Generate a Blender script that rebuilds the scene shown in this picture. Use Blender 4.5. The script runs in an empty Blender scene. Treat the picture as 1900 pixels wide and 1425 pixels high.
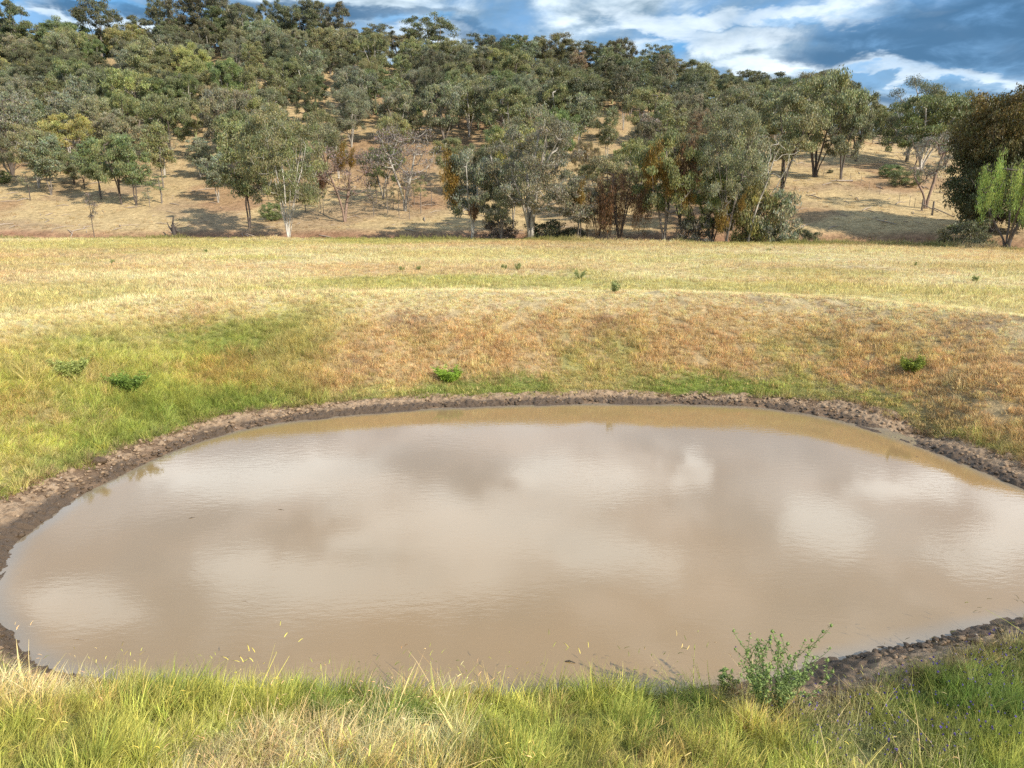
import bpy, math, random
import numpy as np

# ------------------------------------------------------------------ camera, sky, sun, exposure
scene = bpy.context.scene
PITCH = math.radians(15.2)
FPX = 1300.0
CAMH = 7.0
cam_d = bpy.data.cameras.new("camera")
cam = bpy.data.objects.new("camera", cam_d)
scene.collection.objects.link(cam)
cam.location = (0, 0, CAMH)
cam.rotation_euler = (math.pi / 2 - PITCH, 0, 0)
cam_d.sensor_width = 36
cam_d.lens = FPX / 1900 * 36
cam_d.clip_start = 0.1
cam_d.clip_end = 6000
scene.camera = cam
scene.view_settings.view_transform = 'Standard'
scene.view_settings.look = 'None'
scene.view_settings.gamma = 1
scene.view_settings.exposure = 0.58

scene.render.filter_size = 1.15
scene.cycles.use_denoising = False

SUN_EL = math.radians(34)
SUN_DIR = np.array([0.80, -0.60])            # horizontal direction towards the sun
SUN_AZ = math.atan2(SUN_DIR[0], SUN_DIR[1])  # clockwise from +Y
sun_d = bpy.data.lights.new("sun", 'SUN')
sun_d.energy = 4.8
sun_d.angle = math.radians(0.5)
sun_d.color = (1.0, 0.93, 0.82)
sun = bpy.data.objects.new("sun", sun_d)
scene.collection.objects.link(sun)
import mathutils
sv = mathutils.Vector((SUN_DIR[0] * math.cos(SUN_EL), SUN_DIR[1] * math.cos(SUN_EL), math.sin(SUN_EL)))
sun.rotation_euler = sv.to_track_quat('Z', 'Y').to_euler()


class NT:
    """small helper for node trees"""
    def __init__(s, tree):
        s.t = tree; s.n = tree.nodes; s.l = tree.links
    def new(s, typ, **kw):
        nd = s.n.new(typ)
        for k, v in kw.items():
            setattr(nd, k, v)
        return nd
    def put(s, sock, v):
        if isinstance(v, bpy.types.NodeSocket):
            s.l.new(v, sock)
        elif isinstance(v, (tuple, list)) and sock.type == 'RGBA' and len(v) == 3:
            sock.default_value = (*v, 1)
        else:
            sock.default_value = v
    def math(s, op, a, b=0.0, c=0.0, clamp=False):
        nd = s.new('ShaderNodeMath', operation=op, use_clamp=clamp)
        s.put(nd.inputs[0], a); s.put(nd.inputs[1], b); s.put(nd.inputs[2], c)
        return nd.outputs[0]
    def mix(s, f, a, b, mode='MIX'):
        nd = s.new('ShaderNodeMix', data_type='RGBA', blend_type=mode)
        s.put(nd.inputs[0], f); s.put(nd.inputs[6], a); s.put(nd.inputs[7], b)
        return nd.outputs[2]
    def noise(s, vec, scale, detail=4, rough=0.55, dist=0.0):
        nd = s.new('ShaderNodeTexNoise')
        if vec is not None: s.l.new(vec, nd.inputs['Vector'])
        nd.inputs['Scale'].default_value = scale
        nd.inputs['Detail'].default_value = detail
        nd.inputs['Roughness'].default_value = rough
        nd.inputs['Distortion'].default_value = dist
        return nd.outputs[0]
    def ramp(s, v, a, b, smooth=True):
        nd = s.new('ShaderNodeMapRange', interpolation_type='SMOOTHSTEP' if smooth else 'LINEAR')
        s.put(nd.inputs[0], v); s.put(nd.inputs[1], a); s.put(nd.inputs[2], b)
        return nd.outputs[0]


def px_dir(px, py):
    xc = (px - 950) / FPX
    yc = (712.5 - py) / FPX
    return xc, math.cos(PITCH) + yc * math.sin(PITCH), -math.sin(PITCH) + yc * math.cos(PITCH)


def build_world():
    w = bpy.data.worlds.new("World")
    scene.world = w
    w.use_nodes = True
    t = NT(w.node_tree)
    t.n.clear()
    out = t.new('ShaderNodeOutputWorld')
    bg = t.new('ShaderNodeBackground')
    bg.inputs['Strength'].default_value = 0.1
    t.l.new(bg.outputs[0], out.inputs[0])
    sky = t.new('ShaderNodeTexSky', sky_type='NISHITA')
    sky.sun_disc = False
    sky.sun_elevation = SUN_EL
    sky.sun_rotation = SUN_AZ
    sky.air_density = 1.0
    sky.dust_density = 0.6
    sky.ozone_density = 2.0
    tc = t.new('ShaderNodeTexCoord')
    sep = t.new('ShaderNodeSeparateXYZ')
    t.l.new(tc.outputs['Generated'], sep.inputs[0])
    X, Y, Z = sep.outputs
    # clouds lie on a flat layer overhead
    zz = t.math('ADD', t.math('MAXIMUM', Z, 0.0), 0.10)
    cu = t.math('DIVIDE', X, zz); cv = t.math('DIVIDE', Y, zz)
    comb = t.new('ShaderNodeCombineXYZ')
    t.l.new(cu, comb.inputs[0]); t.l.new(cv, comb.inputs[1])
    P = comb.outputs[0]
    # direction coordinates, warped so that cloud edges are ragged
    wv = t.new('ShaderNodeVectorMath', operation='MULTIPLY')
    t.l.new(tc.outputs['Generated'], wv.inputs[0]); wv.inputs[1].default_value = (1, 1, 2.6)
    n1 = t.noise(wv.outputs[0], 2.4, 7, 0.55, 0.6)
    n2 = t.noise(wv.outputs[0], 5.2, 8, 0.56, 0.5)
    n3 = t.noise(wv.outputs[0], 13.0, 7, 0.58, 0.4)
    wn = t.noise(wv.outputs[0], 9, 6, 0.62)
    wn2 = t.noise(wv.outputs[0], 4.3, 6, 0.6)
    yy = t.math('MAXIMUM', Y, 0.05)
    U = t.math('ADD', t.math('DIVIDE', X, yy), t.math('ADD', t.math('MULTIPLY', t.math('SUBTRACT', wn, 0.5), 0.26), t.math('MULTIPLY', t.math('SUBTRACT', n3, 0.5), 0.10)))
    V = t.math('ADD', t.math('DIVIDE', Z, yy), t.math('ADD', t.math('MULTIPLY', t.math('SUBTRACT', wn2, 0.5), 0.11), t.math('MULTIPLY', t.math('SUBTRACT', n3, 0.5), 0.05)))
    def blob(px, py, rx, ry, refl=False, soft=0.9):
        x, y, z = px_dir(px, py)
        u0, v0 = x / y, (abs(z) if refl else z) / y
        a = rx / FPX * 1.0; b = ry / FPX * 1.0
        if refl: b *= 1.5; a *= 1.15
        du = t.math('DIVIDE', t.math('SUBTRACT', U, u0), a)
        dv = t.math('DIVIDE', t.math('SUBTRACT', V, v0), b)
        r = t.math('ADD', t.math('MULTIPLY', du, du), t.math('MULTIPLY', dv, dv))
        return t.ramp(r, 1.0 + soft, 1.0 - soft)
    def union(lst):
        r = lst[0]
        for q in lst[1:]:
            r = t.math('MAXIMUM', r, q)
        return r
    S = 10.0
    def c(r, g, b): return (r * S, g * S, b * S)
    # base cloud sheet: grey blue with pale and darker parts
    dens = t.ramp(t.math('ADD', n1, t.math('MULTIPLY', t.math('SUBTRACT', n2, 0.5), 0.5)), 0.36, 0.60)
    shade = t.ramp(t.math('ADD', n2, t.math('MULTIPLY', t.math('SUBTRACT', n3, 0.5), 0.6)), 0.36, 0.66)
    cloud = t.mix(shade, c(0.115, 0.20, 0.285), c(0.42, 0.52, 0.60))
    high = t.ramp(Z, 0.245, 0.31)
    cloud = t.mix(high, cloud, t.mix(shade, c(0.52, 0.66, 0.88), c(1.0, 1.10, 1.28)))
    dens = t.math('MAXIMUM', dens, t.math('MULTIPLY', high, 0.85))
    zen = t.ramp(Z, 0.66, 0.80)
    dens = t.math('MULTIPLY', dens, t.math('SUBTRACT', 1.0, t.math('MULTIPLY', zen, 0.75)))
    back = t.ramp(Y, 0.1, -0.5)
    cloud = t.mix(t.math('MULTIPLY', back, 0.6), cloud, c(0.22, 0.30, 0.42))
    sky_c = t.mix(dens, t.mix(0.5, sky.outputs[0], c(0.09, 0.30, 0.62)), cloud)
    # bright cumulus
    bright = union([blob(280, 50, 120, 16), blob(95, 35, 70, 22), blob(1400, 25, 330, 20), blob(1330, 75, 110, 32),
                    blob(1250, 45, 60, 38), blob(1500, 132, 230, 14), blob(1170, 85, 55, 20), blob(800, 72, 80, 22), blob(1700, 140, 260, 12)])
    bt = t.ramp(t.math('ADD', t.math('MULTIPLY', bright, 0.5), t.math('ADD', t.math('MULTIPLY', n3, 0.6), t.math('MULTIPLY', n2, 0.5))), 0.70, 1.18)
    sky_c = t.mix(bt, sky_c, c(0.60, 0.69, 0.76))
    # overhead patches seen in the pond
    rb = union([blob(400, 875, 90, 28, True), blob(650, 900, 120, 22, True), blob(880, 990, 270, 66, True), blob(720, 1085, 290, 44, True), blob(520, 885, 190, 34, True),
                blob(1280, 880, 50, 24, True), blob(1540, 985, 90, 40, True), blob(1700, 905, 90, 22, True), blob(1850, 990, 70, 70, True),
                blob(1080, 890, 130, 34, True), blob(470, 1060, 110, 26, True), blob(150, 1120, 120, 40, True), blob(1150, 1040, 150, 22, True)])
    rt = t.ramp(t.math('ADD', t.math('MULTIPLY', rb, 0.5), t.math('ADD', t.math('MULTIPLY', n2, 0.7), t.math('MULTIPLY', n3, 0.35))), 0.50, 1.15)
    sky_c = t.mix(rt, sky_c, c(1.85, 2.02, 2.15))
    # blue gaps
    gap = union([blob(1460, 40, 45, 8), blob(1215, 95, 45, 16), blob(1650, 25, 90, 10), blob(1540, 140, 60, 6), blob(90, 8, 200, 12), blob(760, 45, 50, 14)])
    sky_c = t.mix(t.math('MULTIPLY', gap, 0.45), sky_c, c(0.07, 0.30, 0.60))
    # heavy slate-blue bank to the right
    dark = union([blob(1800, 80, 330, 42), blob(1640, 105, 190, 20), blob(1900, 40, 260, 50), blob(1780, 190, 260, 20), blob(600, 22, 190, 13), blob(900, 60, 140, 14), blob(200, 20, 120, 10)])
    dk = t.math('MULTIPLY', dark, t.ramp(n3, 0.2, 0.55))
    sky_c = t.mix(t.math('MULTIPLY', dk, 0.88), sky_c, c(0.048, 0.122, 0.225))
    # below the horizon
    low = t.ramp(Z, -0.02, 0.02)
    sky_c = t.mix(low, c(0.12, 0.10, 0.06), sky_c)
    t.put(bg.inputs[0], sky_c)


build_world()

# ------------------------------------------------------------------ helpers
rng = np.random.default_rng(7)


def vnoise(x, y, s, seed=0):
    x = np.asarray(x, float) / s + seed * 17.31; y = np.asarray(y, float) / s + seed * 9.77
    xi = np.floor(x).astype(np.int64); yi = np.floor(y).astype(np.int64)
    fx = x - xi; fy = y - yi
    fx = fx * fx * (3 - 2 * fx); fy = fy * fy * (3 - 2 * fy)
    def h(a, b):
        v = (a * 374761393 + b * 668265263 + seed * 1442695041) & 0x7fffffff
        v = ((v ^ (v >> 13)) * 1274126177) & 0x7fffffff
        return ((v ^ (v >> 16)) & 0xffff) / 65535.0
    a = h(xi, yi); b = h(xi + 1, yi); c = h(xi, yi + 1); d = h(xi + 1, yi + 1)
    return (a * (1 - fx) + b * fx) * (1 - fy) + (c * (1 - fx) + d * fx) * fy


def fbm(x, y, s, seed=0, o=4, g=0.5):
    r = 0; a = 1; tot = 0
    for k in range(o):
        r = r + a * vnoise(x, y, s / 2 ** k, seed + k * 3); tot += a; a *= g
    return r / tot


def sstep(a, b, x):
    t = np.clip((x - a) / (b - a), 0, 1)
    return t * t * (3 - 2 * t)


def plane_hit(px, py, z):
    x, y, w = px_dir(px, py)
    k = (z - CAMH) / w
    return (x * k, y * k)


def smooth_loop(pts, n_sub=8, rounds=3):
    p = np.array(pts, float)
    for _ in range(rounds):       # chaikin
        q = np.roll(p, -1, 0)
        p = np.stack([0.75 * p + 0.25 * q, 0.25 * p + 0.75 * q], 1).reshape(-1, 2)
    return p


WPX = [(0, 1060), (22, 1010), (60, 985), (130, 930), (205, 892), (300, 845), (400, 808), (500, 786), (650, 769), (800, 757),
       (1000, 750), (1200, 748), (1400, 754), (1500, 767), (1600, 790), (1700, 825), (1800, 865), (1900, 910)]
WPX2 = [(1900, 1150), (1780, 1175), (1700, 1195), (1600, 1215), (1530, 1235), (1480, 1262), (1400, 1280), (1200, 1292), (1000, 1295),
        (800, 1293), (600, 1290), (400, 1283), (250, 1268), (150, 1256), (75, 1242), (42, 1215), (25, 1178), (-10, 1152), (-30, 1110)]
WATER = smooth_loop([plane_hit(a, b, 0) for a, b in WPX] + [(13.3, 14.6), (13.0, 12.6), (11.4, 11.3)] + [plane_hit(a, b, 0) for a, b in WPX2], rounds=3)
WATER = WATER + 0.0
CPX = [(0, 607), (100, 581), (200, 565), (300, 555), (500, 547), (700, 543), (1000, 541), (1300, 544), (1500, 551), (1600, 559), (1750, 573), (1900, 592)]
CREST = smooth_loop([plane_hit(a, b, 2.9) for a, b in CPX] + [(20.5, 19), (21, 15), (19.5, 10), (15, 6), (9, 3.6), (3, 2.9), (-3, 2.9), (-9, 3.6),
                    (-14, 6.5), (-17.5, 11), (-18.2, 16)], rounds=3)


def seg_dist(P, poly):
    """distance of points P (n,2) to a closed polyline, and inside flag"""
    n = len(P); d = np.full(n, 1e9); ins = np.zeros(n, bool)
    x, y = P[:, 0], P[:, 1]
    A = poly; B = np.roll(poly, -1, 0)
    for a, b in zip(A, B):
        ab = b - a; L = ab @ ab
        if L < 1e-12: continue
        t = np.clip(((x - a[0]) * ab[0] + (y - a[1]) * ab[1]) / L, 0, 1)
        dd = (x - a[0] - t * ab[0]) ** 2 + (y - a[1] - t * ab[1]) ** 2
        np.minimum(d, dd, out=d)
        c = (a[1] > y) != (b[1] > y)
        if c.any():
            xi = (b[0] - a[0]) * (y - a[1]) / (b[1] - a[1] if b[1] != a[1] else 1e-12) + a[0]
            ins ^= c & (x < xi)
    return np.sqrt(d), ins


def water_dist(X, Y):
    """signed distance to the water's edge, positive on land"""
    d, i = seg_dist(np.stack([X, Y], 1), WATER)
    return np.where(i, -d, d)


FIELD_Z = 1.6
U_T = [-1.2, -0.75, -0.4, 0.04, 0.33, 0.52, 0.7, 1.2]
YC_T = [96, 92, 92, 88, 82, 79, 73, 66]           # where the field ends at the creek
U_R = [(-300 - 950), (0 - 950), 130 - 950, 300 - 950, 420 - 950, 560 - 950, 650 - 950, 760 - 950, 870 - 950, 1000 - 950, 1150 - 950, 1250 - 950, 1400 - 950, 1550 - 950, 1650 - 950, 1750 - 950, 1950 - 950, 2500 - 950]
PY_R = [112, 116, 112, 94, 84, 86, 105, 120, 128, 128, 145, 168, 203, 240, 265, 272, 275, 280]
D_R = [235, 235, 235, 230, 230, 230, 225, 222, 220, 220, 215, 210, 200, 185, 172, 172, 170, 170]
PW_R = [1.35, 1.35, 1.35, 1.35, 1.35, 1.35, 1.35, 1.3, 1.3, 1.3, 1.25, 1.2, 1.1, 0.95, 0.88, 0.9, 0.95, 1.0]
_u, _s = [], []
for dx, py in zip(U_R, PY_R):
    x, y, z = px_dir(950 + dx, py)
    _u.append(x / y); _s.append(z / y)


def terrain(X, Y, want=False):
    X = np.asarray(X, float).ravel(); Y = np.asarray(Y, float).ravel()
    Z = np.full(len(X), FIELD_Z)
    dw = np.full(len(X), 99.0)
    U = X / np.maximum(Y, 8.0)
    # field
    Z += 0.35 * (fbm(X, Y, 26, 3) - 0.5) + 0.10 * (fbm(X, Y, 3.1, 4) - 0.5)
    # creek and hill
    yc = np.interp(U, U_T, YC_T) + 1.6 * (vnoise(X, Y * 0, 11, 21) - 0.5)
    e = Y - yc
    g = np.exp(-((e - 4.5) / 3.2) ** 2) * (1.5 + 0.8 * (vnoise(X, Y, 9, 31) - 0.3))
    Dr = np.interp(U, _u, D_R); sl = np.interp(U, _u, _s); pw = np.interp(U, _u, PW_R)
    zr = CAMH + Dr * sl
    z0 = 2.1
    t = (Y - yc - 8) / (Dr - yc - 8)
    hill = z0 + (zr - z0) * np.clip(t, 0, 1) ** pw
    und = 2.6 * (fbm(X, Y, 34, 41) - 0.5) * sstep(0.05, 0.4, t) * (1 - 0.55 * sstep(0.35, 0.5, U)) + 0.5 * (fbm(X, Y, 7, 45) - 0.5) * sstep(0, 0.1, t)
    hill = hill + und
    back = np.clip(Y - Dr, 0, None)
    hill = hill - 14 * sstep(0, 80, back) * (1 - 0.6 * sstep(0.45, 0.55, U))
    # far wooded ridge behind the right shoulder
    far = sstep(0.36, 0.5, U) * sstep(230, 430, Y) * 34
    hill = hill + far
    m = sstep(5.0, 9.5, e)
    Z = np.where(e > -3, Z * (1 - m) + hill * m - g * (1 - 0.0 * m), Z)
    # the dam: bank and basin
    near = (Y < 60) & (np.abs(X) < 60)
    if near.any():
        P = np.stack([X[near], Y[near]], 1)
        d, ins = seg_dist(P, WATER)
        dc, cin = seg_dist(P, CREST)
        hc = 1.95 + 0.95 * sstep(3, 16, P[:, 1])
        r = d / (d + dc + 1e-6)
        wob = 0.30 * (fbm(P[:, 0], P[:, 1], 3.2, 51) - 0.5) + 0.10 * (fbm(P[:, 0], P[:, 1], 0.7, 55) - 0.5)
        wob = wob * sstep(0.4, 2.0, d)
        # a gouge with its shaded side on the right bank
        gx, gy = 13.0, 20.2
        wob2 = 0.42 * np.exp(-(((P[:, 0] - gx - 1.4) / 1.3) ** 2 + ((P[:, 1] - gy - 0.3) / 0.9) ** 2)) - 0.45 * np.exp(-(((P[:, 0] - gx + 0.4) / 1.4) ** 2 + ((P[:, 1] - gy + 0.1) / 0.8) ** 2))
        nb = sstep(12.0, 9.0, P[:, 1])
        inside = hc * ((0.42 * r + 0.58 * r * r * (3 - 2 * r)) * (1 - nb) + (1.3 * r - 0.3 * r * r) * nb) + 0.035 * sstep(0.0, 0.2, d) + wob + wob2
        zin = np.where(ins, -np.minimum(0.02 + 0.22 * d, 1.2), inside)
        zf = Z[near]
        zout = zf + (hc + wob - zf) * (1 - sstep(0, 6.5, dc))
        Z[near] = np.where(cin, zin, zout)
        dw[near] = np.where(ins, -d, d)
    return (Z, dw, e, U) if want else Z


def ground_hit(px, py, ymin=20.0, ymax=600.0):
    x, y, w = px_dir(px, py)
    ks = np.linspace(ymin / y, ymax / y, 2400)
    z = terrain(x * ks, y * ks)
    below = CAMH + w * ks < z
    i = int(np.argmax(below)) if below.any() else len(ks) - 1
    return np.array([x * ks[i], y * ks[i], z[i]])


def link(ob): scene.collection.objects.link(ob); return ob


def np_mesh(name, verts, faces, mat=None, smooth=False, cols=None, colname='col', tris=False):
    me = bpy.data.meshes.new(name)
    verts = np.asarray(verts, np.float32); faces = np.asarray(faces, np.int32)
    k = faces.shape[1]
    me.vertices.add(len(verts)); me.vertices.foreach_set('co', verts.ravel())
    me.loops.add(faces.size); me.loops.foreach_set('vertex_index', faces.ravel())
    me.polygons.add(len(faces))
    me.polygons.foreach_set('loop_start', np.arange(0, faces.size, k, dtype=np.int32))
    me.polygons.foreach_set('loop_total', np.full(len(faces), k, np.int32))
    if smooth: me.polygons.foreach_set('use_smooth', np.ones(len(faces), bool))
    if cols is not None:
        a = me.attributes.new(colname, 'FLOAT_COLOR', 'POINT')
        c = np.ones((len(verts), 4), np.float32); c[:, :cols.shape[1]] = cols
        a.data.foreach_set('color', c.ravel())
    me.update(calc_edges=True)
    if mat: me.materials.append(mat)
    return me


def tag(o, label=None, cat=None, group=None, kind=None):
    if label: o['label'] = label
    if cat: o['category'] = cat
    if group: o['group'] = group
    if kind: o['kind'] = kind
    return o


def mk_obj(name, me, parent=None, loc=(0, 0, 0)):
    o = bpy.data.objects.new(name, me); link(o); o.location = loc
    if parent: o.parent = parent
    return o


def empty(name, loc, rz=0.0, s=1.0):
    o = bpy.data.objects.new(name, None); link(o); o.location = loc; o.rotation_euler = (0, 0, rz)
    o.scale = (s, s, s) if not isinstance(s, tuple) else s
    o.empty_display_size = 0.3
    return o


# ------------------------------------------------------------------ materials
def new_mat(name):
    m = bpy.data.materials.new(name); m.use_nodes = True
    t = NT(m.node_tree); t.n.clear()
    out = t.new('ShaderNodeOutputMaterial')
    return m, t, out


def mat_ground():
    m, t, out = new_mat('ground')
    a = t.new('ShaderNodeAttribute', attribute_name='col')
    tc = t.new('ShaderNodeTexCoord'); P = tc.outputs['Object']
    n1 = t.noise(P, 1.7, 8, 0.68); n2 = t.noise(P, 14, 5, 0.65); n3 = t.noise(P, 0.35, 5, 0.6)
    f = t.math('MULTIPLY', t.math('ADD', t.ramp(n1, 0.25, 0.75, False), 0.35), t.math('ADD', t.ramp(n2, 0.2, 0.8, False), 0.5))
    f = t.math('MULTIPLY', f, t.math('ADD', n3, 0.65))
    f = t.math('ADD', t.math('MULTIPLY', f, 0.85), 0.12)
    cm = t.new('ShaderNodeCombineColor')
    for i in range(3): t.l.new(f, cm.inputs[i])
    col = t.mix(1.0, a.outputs['Color'], cm.outputs[0], 'MULTIPLY')
    # bare soil showing through
    n4 = t.noise(P, 0.9, 7, 0.7)
    col = t.mix(t.math('MULTIPLY', t.ramp(n4, 0.6, 0.75), 0.35), col, (0.21, 0.14, 0.085))
    b = t.new('ShaderNodeBsdfPrincipled')
    t.put(b.inputs['Base Color'], col); b.inputs['Roughness'].default_value = 0.95
    b.inputs['Specular IOR Level'].default_value = 0.1
    bp = t.new('ShaderNodeBump'); bp.inputs['Strength'].default_value = 0.9; bp.inputs['Distance'].default_value = 0.12
    t.l.new(t.math('ADD', n1, t.math('MULTIPLY', n2, 0.35)), bp.inputs['Height'])
    t.l.new(bp.outputs[0], b.inputs['Normal'])
    t.l.new(b.outputs[0], out.inputs[0])
    return m


def mat_mud():
    m, t, out = new_mat('mud')
    a = t.new('ShaderNodeAttribute', attribute_name='col')   # r: wetness  g: cavity-free dryness
    sep = t.new('ShaderNodeSeparateColor'); t.l.new(a.outputs['Color'], sep.inputs[0])
    tc = t.new('ShaderNodeTexCoord'); P = tc.outputs['Object']
    n1 = t.noise(P, 6, 7, 0.7); n2 = t.noise(P, 40, 4, 0.6)
    wet = t.math('ADD', sep.outputs[0], t.math('MULTIPLY', t.math('SUBTRACT', n1, 0.5), 0.9))
    wet = t.ramp(wet, 0.3, 0.75)
    dry = t.mix(n2, (0.25, 0.168, 0.10), (0.41, 0.295, 0.188))
    dry = t.mix(t.ramp(n1, 0.35, 0.6), (0.17, 0.112, 0.066), dry)
    wc = t.mix(n2, (0.055, 0.036, 0.021), (0.12, 0.080, 0.047))
    col = t.mix(wet, dry, wc)
    v = t.new('ShaderNodeTexVoronoi'); v.inputs['Scale'].default_value = 16; t.l.new(P, v.inputs['Vector'])
    spk = t.ramp(v.outputs['Distance'], 0.13, 0.05)
    vs = t.new('ShaderNodeSeparateColor'); t.l.new(v.outputs['Color'], vs.inputs[0])
    spk = t.math('MULTIPLY', spk, t.ramp(vs.outputs[0], 0.72, 0.8))
    col = t.mix(t.math('MULTIPLY', spk, 0.7), col, (0.5, 0.42, 0.33))
    b = t.new('ShaderNodeBsdfPrincipled')
    t.put(b.inputs['Base Color'], col)
    t.put(b.inputs['Roughness'], t.math('SUBTRACT', 0.95, t.math('MULTIPLY', wet, 0.45)))
    b.inputs['Specular IOR Level'].default_value = 0.3
    bp = t.new('ShaderNodeBump'); bp.inputs['Strength'].default_value = 0.9; bp.inputs['Distance'].default_value = 0.05
    t.l.new(t.math('ADD', n1, t.math('MULTIPLY', n2, 0.4)), bp.inputs['Height'])
    t.l.new(bp.outputs[0], b.inputs['Normal'])
    t.l.new(b.outputs[0], out.inputs[0])
    return m


def mat_water():
    m, t, out = new_mat('muddy_water')
    a = t.new('ShaderNodeAttribute', attribute_name='col')
    sep = t.new('ShaderNodeSeparateColor'); t.l.new(a.outputs['Color'], sep.inputs[0])
    tc = t.new('ShaderNodeTexCoord'); P = tc.outputs['Object']
    n = t.noise(P, 0.22, 3, 0.5)
    col = t.mix(t.ramp(n, 0.35, 0.65), (0.252, 0.163, 0.073), (0.230, 0.155, 0.073))
    col = t.mix(sep.outputs[0], col, (0.20, 0.175, 0.135))
    b = t.new('ShaderNodeBsdfPrincipled')
    t.put(b.inputs['Base Color'], col)
    b.inputs['Roughness'].default_value = 0.045
    b.inputs['IOR'].default_value = 1.5
    mp = t.new('ShaderNodeMapping'); t.l.new(P, mp.inputs[0])
    mp.inputs['Rotation'].default_value = (0, 0, math.radians(-22)); mp.inputs['Scale'].default_value = (1.0, 2.6, 1)
    r1 = t.noise(mp.outputs[0], 3.2, 3, 0.5); r2 = t.noise(mp.outputs[0], 11, 2, 0.5)
    gust = t.ramp(t.noise(P, 0.35, 3, 0.5), 0.35, 0.7)
    h = t.math('MULTIPLY', t.math('ADD', r1, t.math('MULTIPLY', r2, 0.35)), t.math('ADD', t.math('MULTIPLY', gust, 0.9), 0.25))
    bp = t.new('ShaderNodeBump'); bp.inputs['Strength'].default_value = 0.11; bp.inputs['Distance'].default_value = 0.014
    t.l.new(h, bp.inputs['Height']); t.l.new(bp.outputs[0], b.inputs['Normal'])
    t.l.new(b.outputs[0], out.inputs[0])
    return m


def leafy(name, instancer=False, obj_col=False, trans=0.35, rough=0.55, fixed=None):
    """foliage: colour from the object or the instance, varied per leaf by the mesh attribute 'col'"""
    m, t, out = new_mat(name)
    a = t.new('ShaderNodeAttribute', attribute_name='col')
    col = a.outputs['Color']
    if instancer:
        b_ = t.new('ShaderNodeAttribute', attribute_name='tint', attribute_type='INSTANCER')
        col = t.mix(1.0, b_.outputs['Color'], col, 'MULTIPLY')
    elif obj_col:
        oi = t.new('ShaderNodeObjectInfo')
        col = t.mix(1.0, oi.outputs['Color'], col, 'MULTIPLY')
    elif fixed:
        col = t.mix(1.0, fixed, col, 'MULTIPLY')
    p = t.new('ShaderNodeBsdfPrincipled')
    t.put(p.inputs['Base Color'], col); p.inputs['Roughness'].default_value = rough
    p.inputs['Specular IOR Level'].default_value = 0.25
    tr = t.new('ShaderNodeBsdfTranslucent'); t.put(tr.inputs['Color'], col)
    mx = t.new('ShaderNodeMixShader'); mx.inputs[0].default_value = trans
    t.l.new(p.outputs[0], mx.inputs[1]); t.l.new(tr.outputs[0], mx.inputs[2])
    t.l.new(mx.outputs[0], out.inputs[0])
    return m


def mat_bark():
    m, t, out = new_mat('bark')
    oi = t.new('ShaderNodeObjectInfo')
    tc = t.new('ShaderNodeTexCoord'); P = tc.outputs['Object']
    mp = t.new('ShaderNodeMapping'); t.l.new(P, mp.inputs[0]); mp.inputs['Scale'].default_value = (1, 1, 0.25)
    n = t.noise(mp.outputs[0], 3.0, 5, 0.6); n2 = t.noise(mp.outputs[0], 16, 4, 0.6)
    col = t.mix(t.ramp(n, 0.42, 0.62), oi.outputs['Color'], t.mix(0.62, oi.outputs['Color'], (0.07, 0.05, 0.035)))
    col = t.mix(t.math('MULTIPLY', t.ramp(n2, 0.45, 0.7), 0.4), col, (0.10, 0.075, 0.055))
    p = t.new('ShaderNodeBsdfPrincipled'); t.put(p.inputs['Base Color'], col); p.inputs['Roughness'].default_value = 0.85
    bp = t.new('ShaderNodeBump'); bp.inputs['Strength'].default_value = 0.5; bp.inputs['Distance'].default_value = 0.03
    t.l.new(n2, bp.inputs['Height']); t.l.new(bp.outputs[0], p.inputs['Normal'])
    t.l.new(p.outputs[0], out.inputs[0])
    return m


def mat_plain(name, c1, c2, scale=8, rough=0.85, metal=0.0):
    m, t, out = new_mat(name)
    tc = t.new('ShaderNodeTexCoord')
    n = t.noise(tc.outputs['Object'], scale, 5, 0.6)
    p = t.new('ShaderNodeBsdfPrincipled'); t.put(p.inputs['Base Color'], t.mix(n, c1, c2)); p.inputs['Roughness'].default_value = rough
    p.inputs['Metallic'].default_value = metal
    t.l.new(p.outputs[0], out.inputs[0])
    return m


M_GROUND = mat_ground(); M_MUD = mat_mud(); M_WATER = mat_water(); M_BARK = mat_bark()
M_LEAF = leafy('tree_leaves', obj_col=True, trans=0.22, rough=0.45)
M_GRASS = leafy('grass_blades', instancer=True, trans=0.45)
M_HERB = leafy('herb_leaves', obj_col=True, trans=0.3)
M_WOOD = mat_plain('weathered_timber', (0.10, 0.075, 0.055), (0.26, 0.22, 0.18), 6)
M_DARKWOOD = mat_plain('charred_timber', (0.03, 0.024, 0.02), (0.10, 0.08, 0.065), 5)
M_STONE = mat_plain('pale_stone', (0.22, 0.17, 0.13), (0.46, 0.38, 0.30), 9)
M_IRON = mat_plain('rusty_roof_iron', (0.05, 0.04, 0.035), (0.12, 0.09, 0.07), 2, 0.6)
M_WHITE = mat_plain('white_paint', (0.62, 0.62, 0.62), (0.78, 0.78, 0.78), 2, 0.5)
M_PURPLE = mat_plain('purple_petals', (0.075, 0.045, 0.22), (0.14, 0.09, 0.32), 30, 0.7)

# ------------------------------------------------------------------ ground colours (albedo)
STRAW = np.array([0.50, 0.385, 0.205]); PALE = np.array([0.60, 0.49, 0.27]); GOLD = np.array([0.43, 0.27, 0.10]); RUST = np.array([0.42, 0.26, 0.115])
GREEN = np.array([0.235, 0.285, 0.062]); LIME = np.array([0.36, 0.36, 0.085]); DEEP = np.array([0.085, 0.145, 0.03]); DUST = np.array([0.30, 0.20, 0.125]); REDD = np.array([0.26, 0.125, 0.07])


def lerp(a, b, f): return a + (b - a) * f[:, None]


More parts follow.
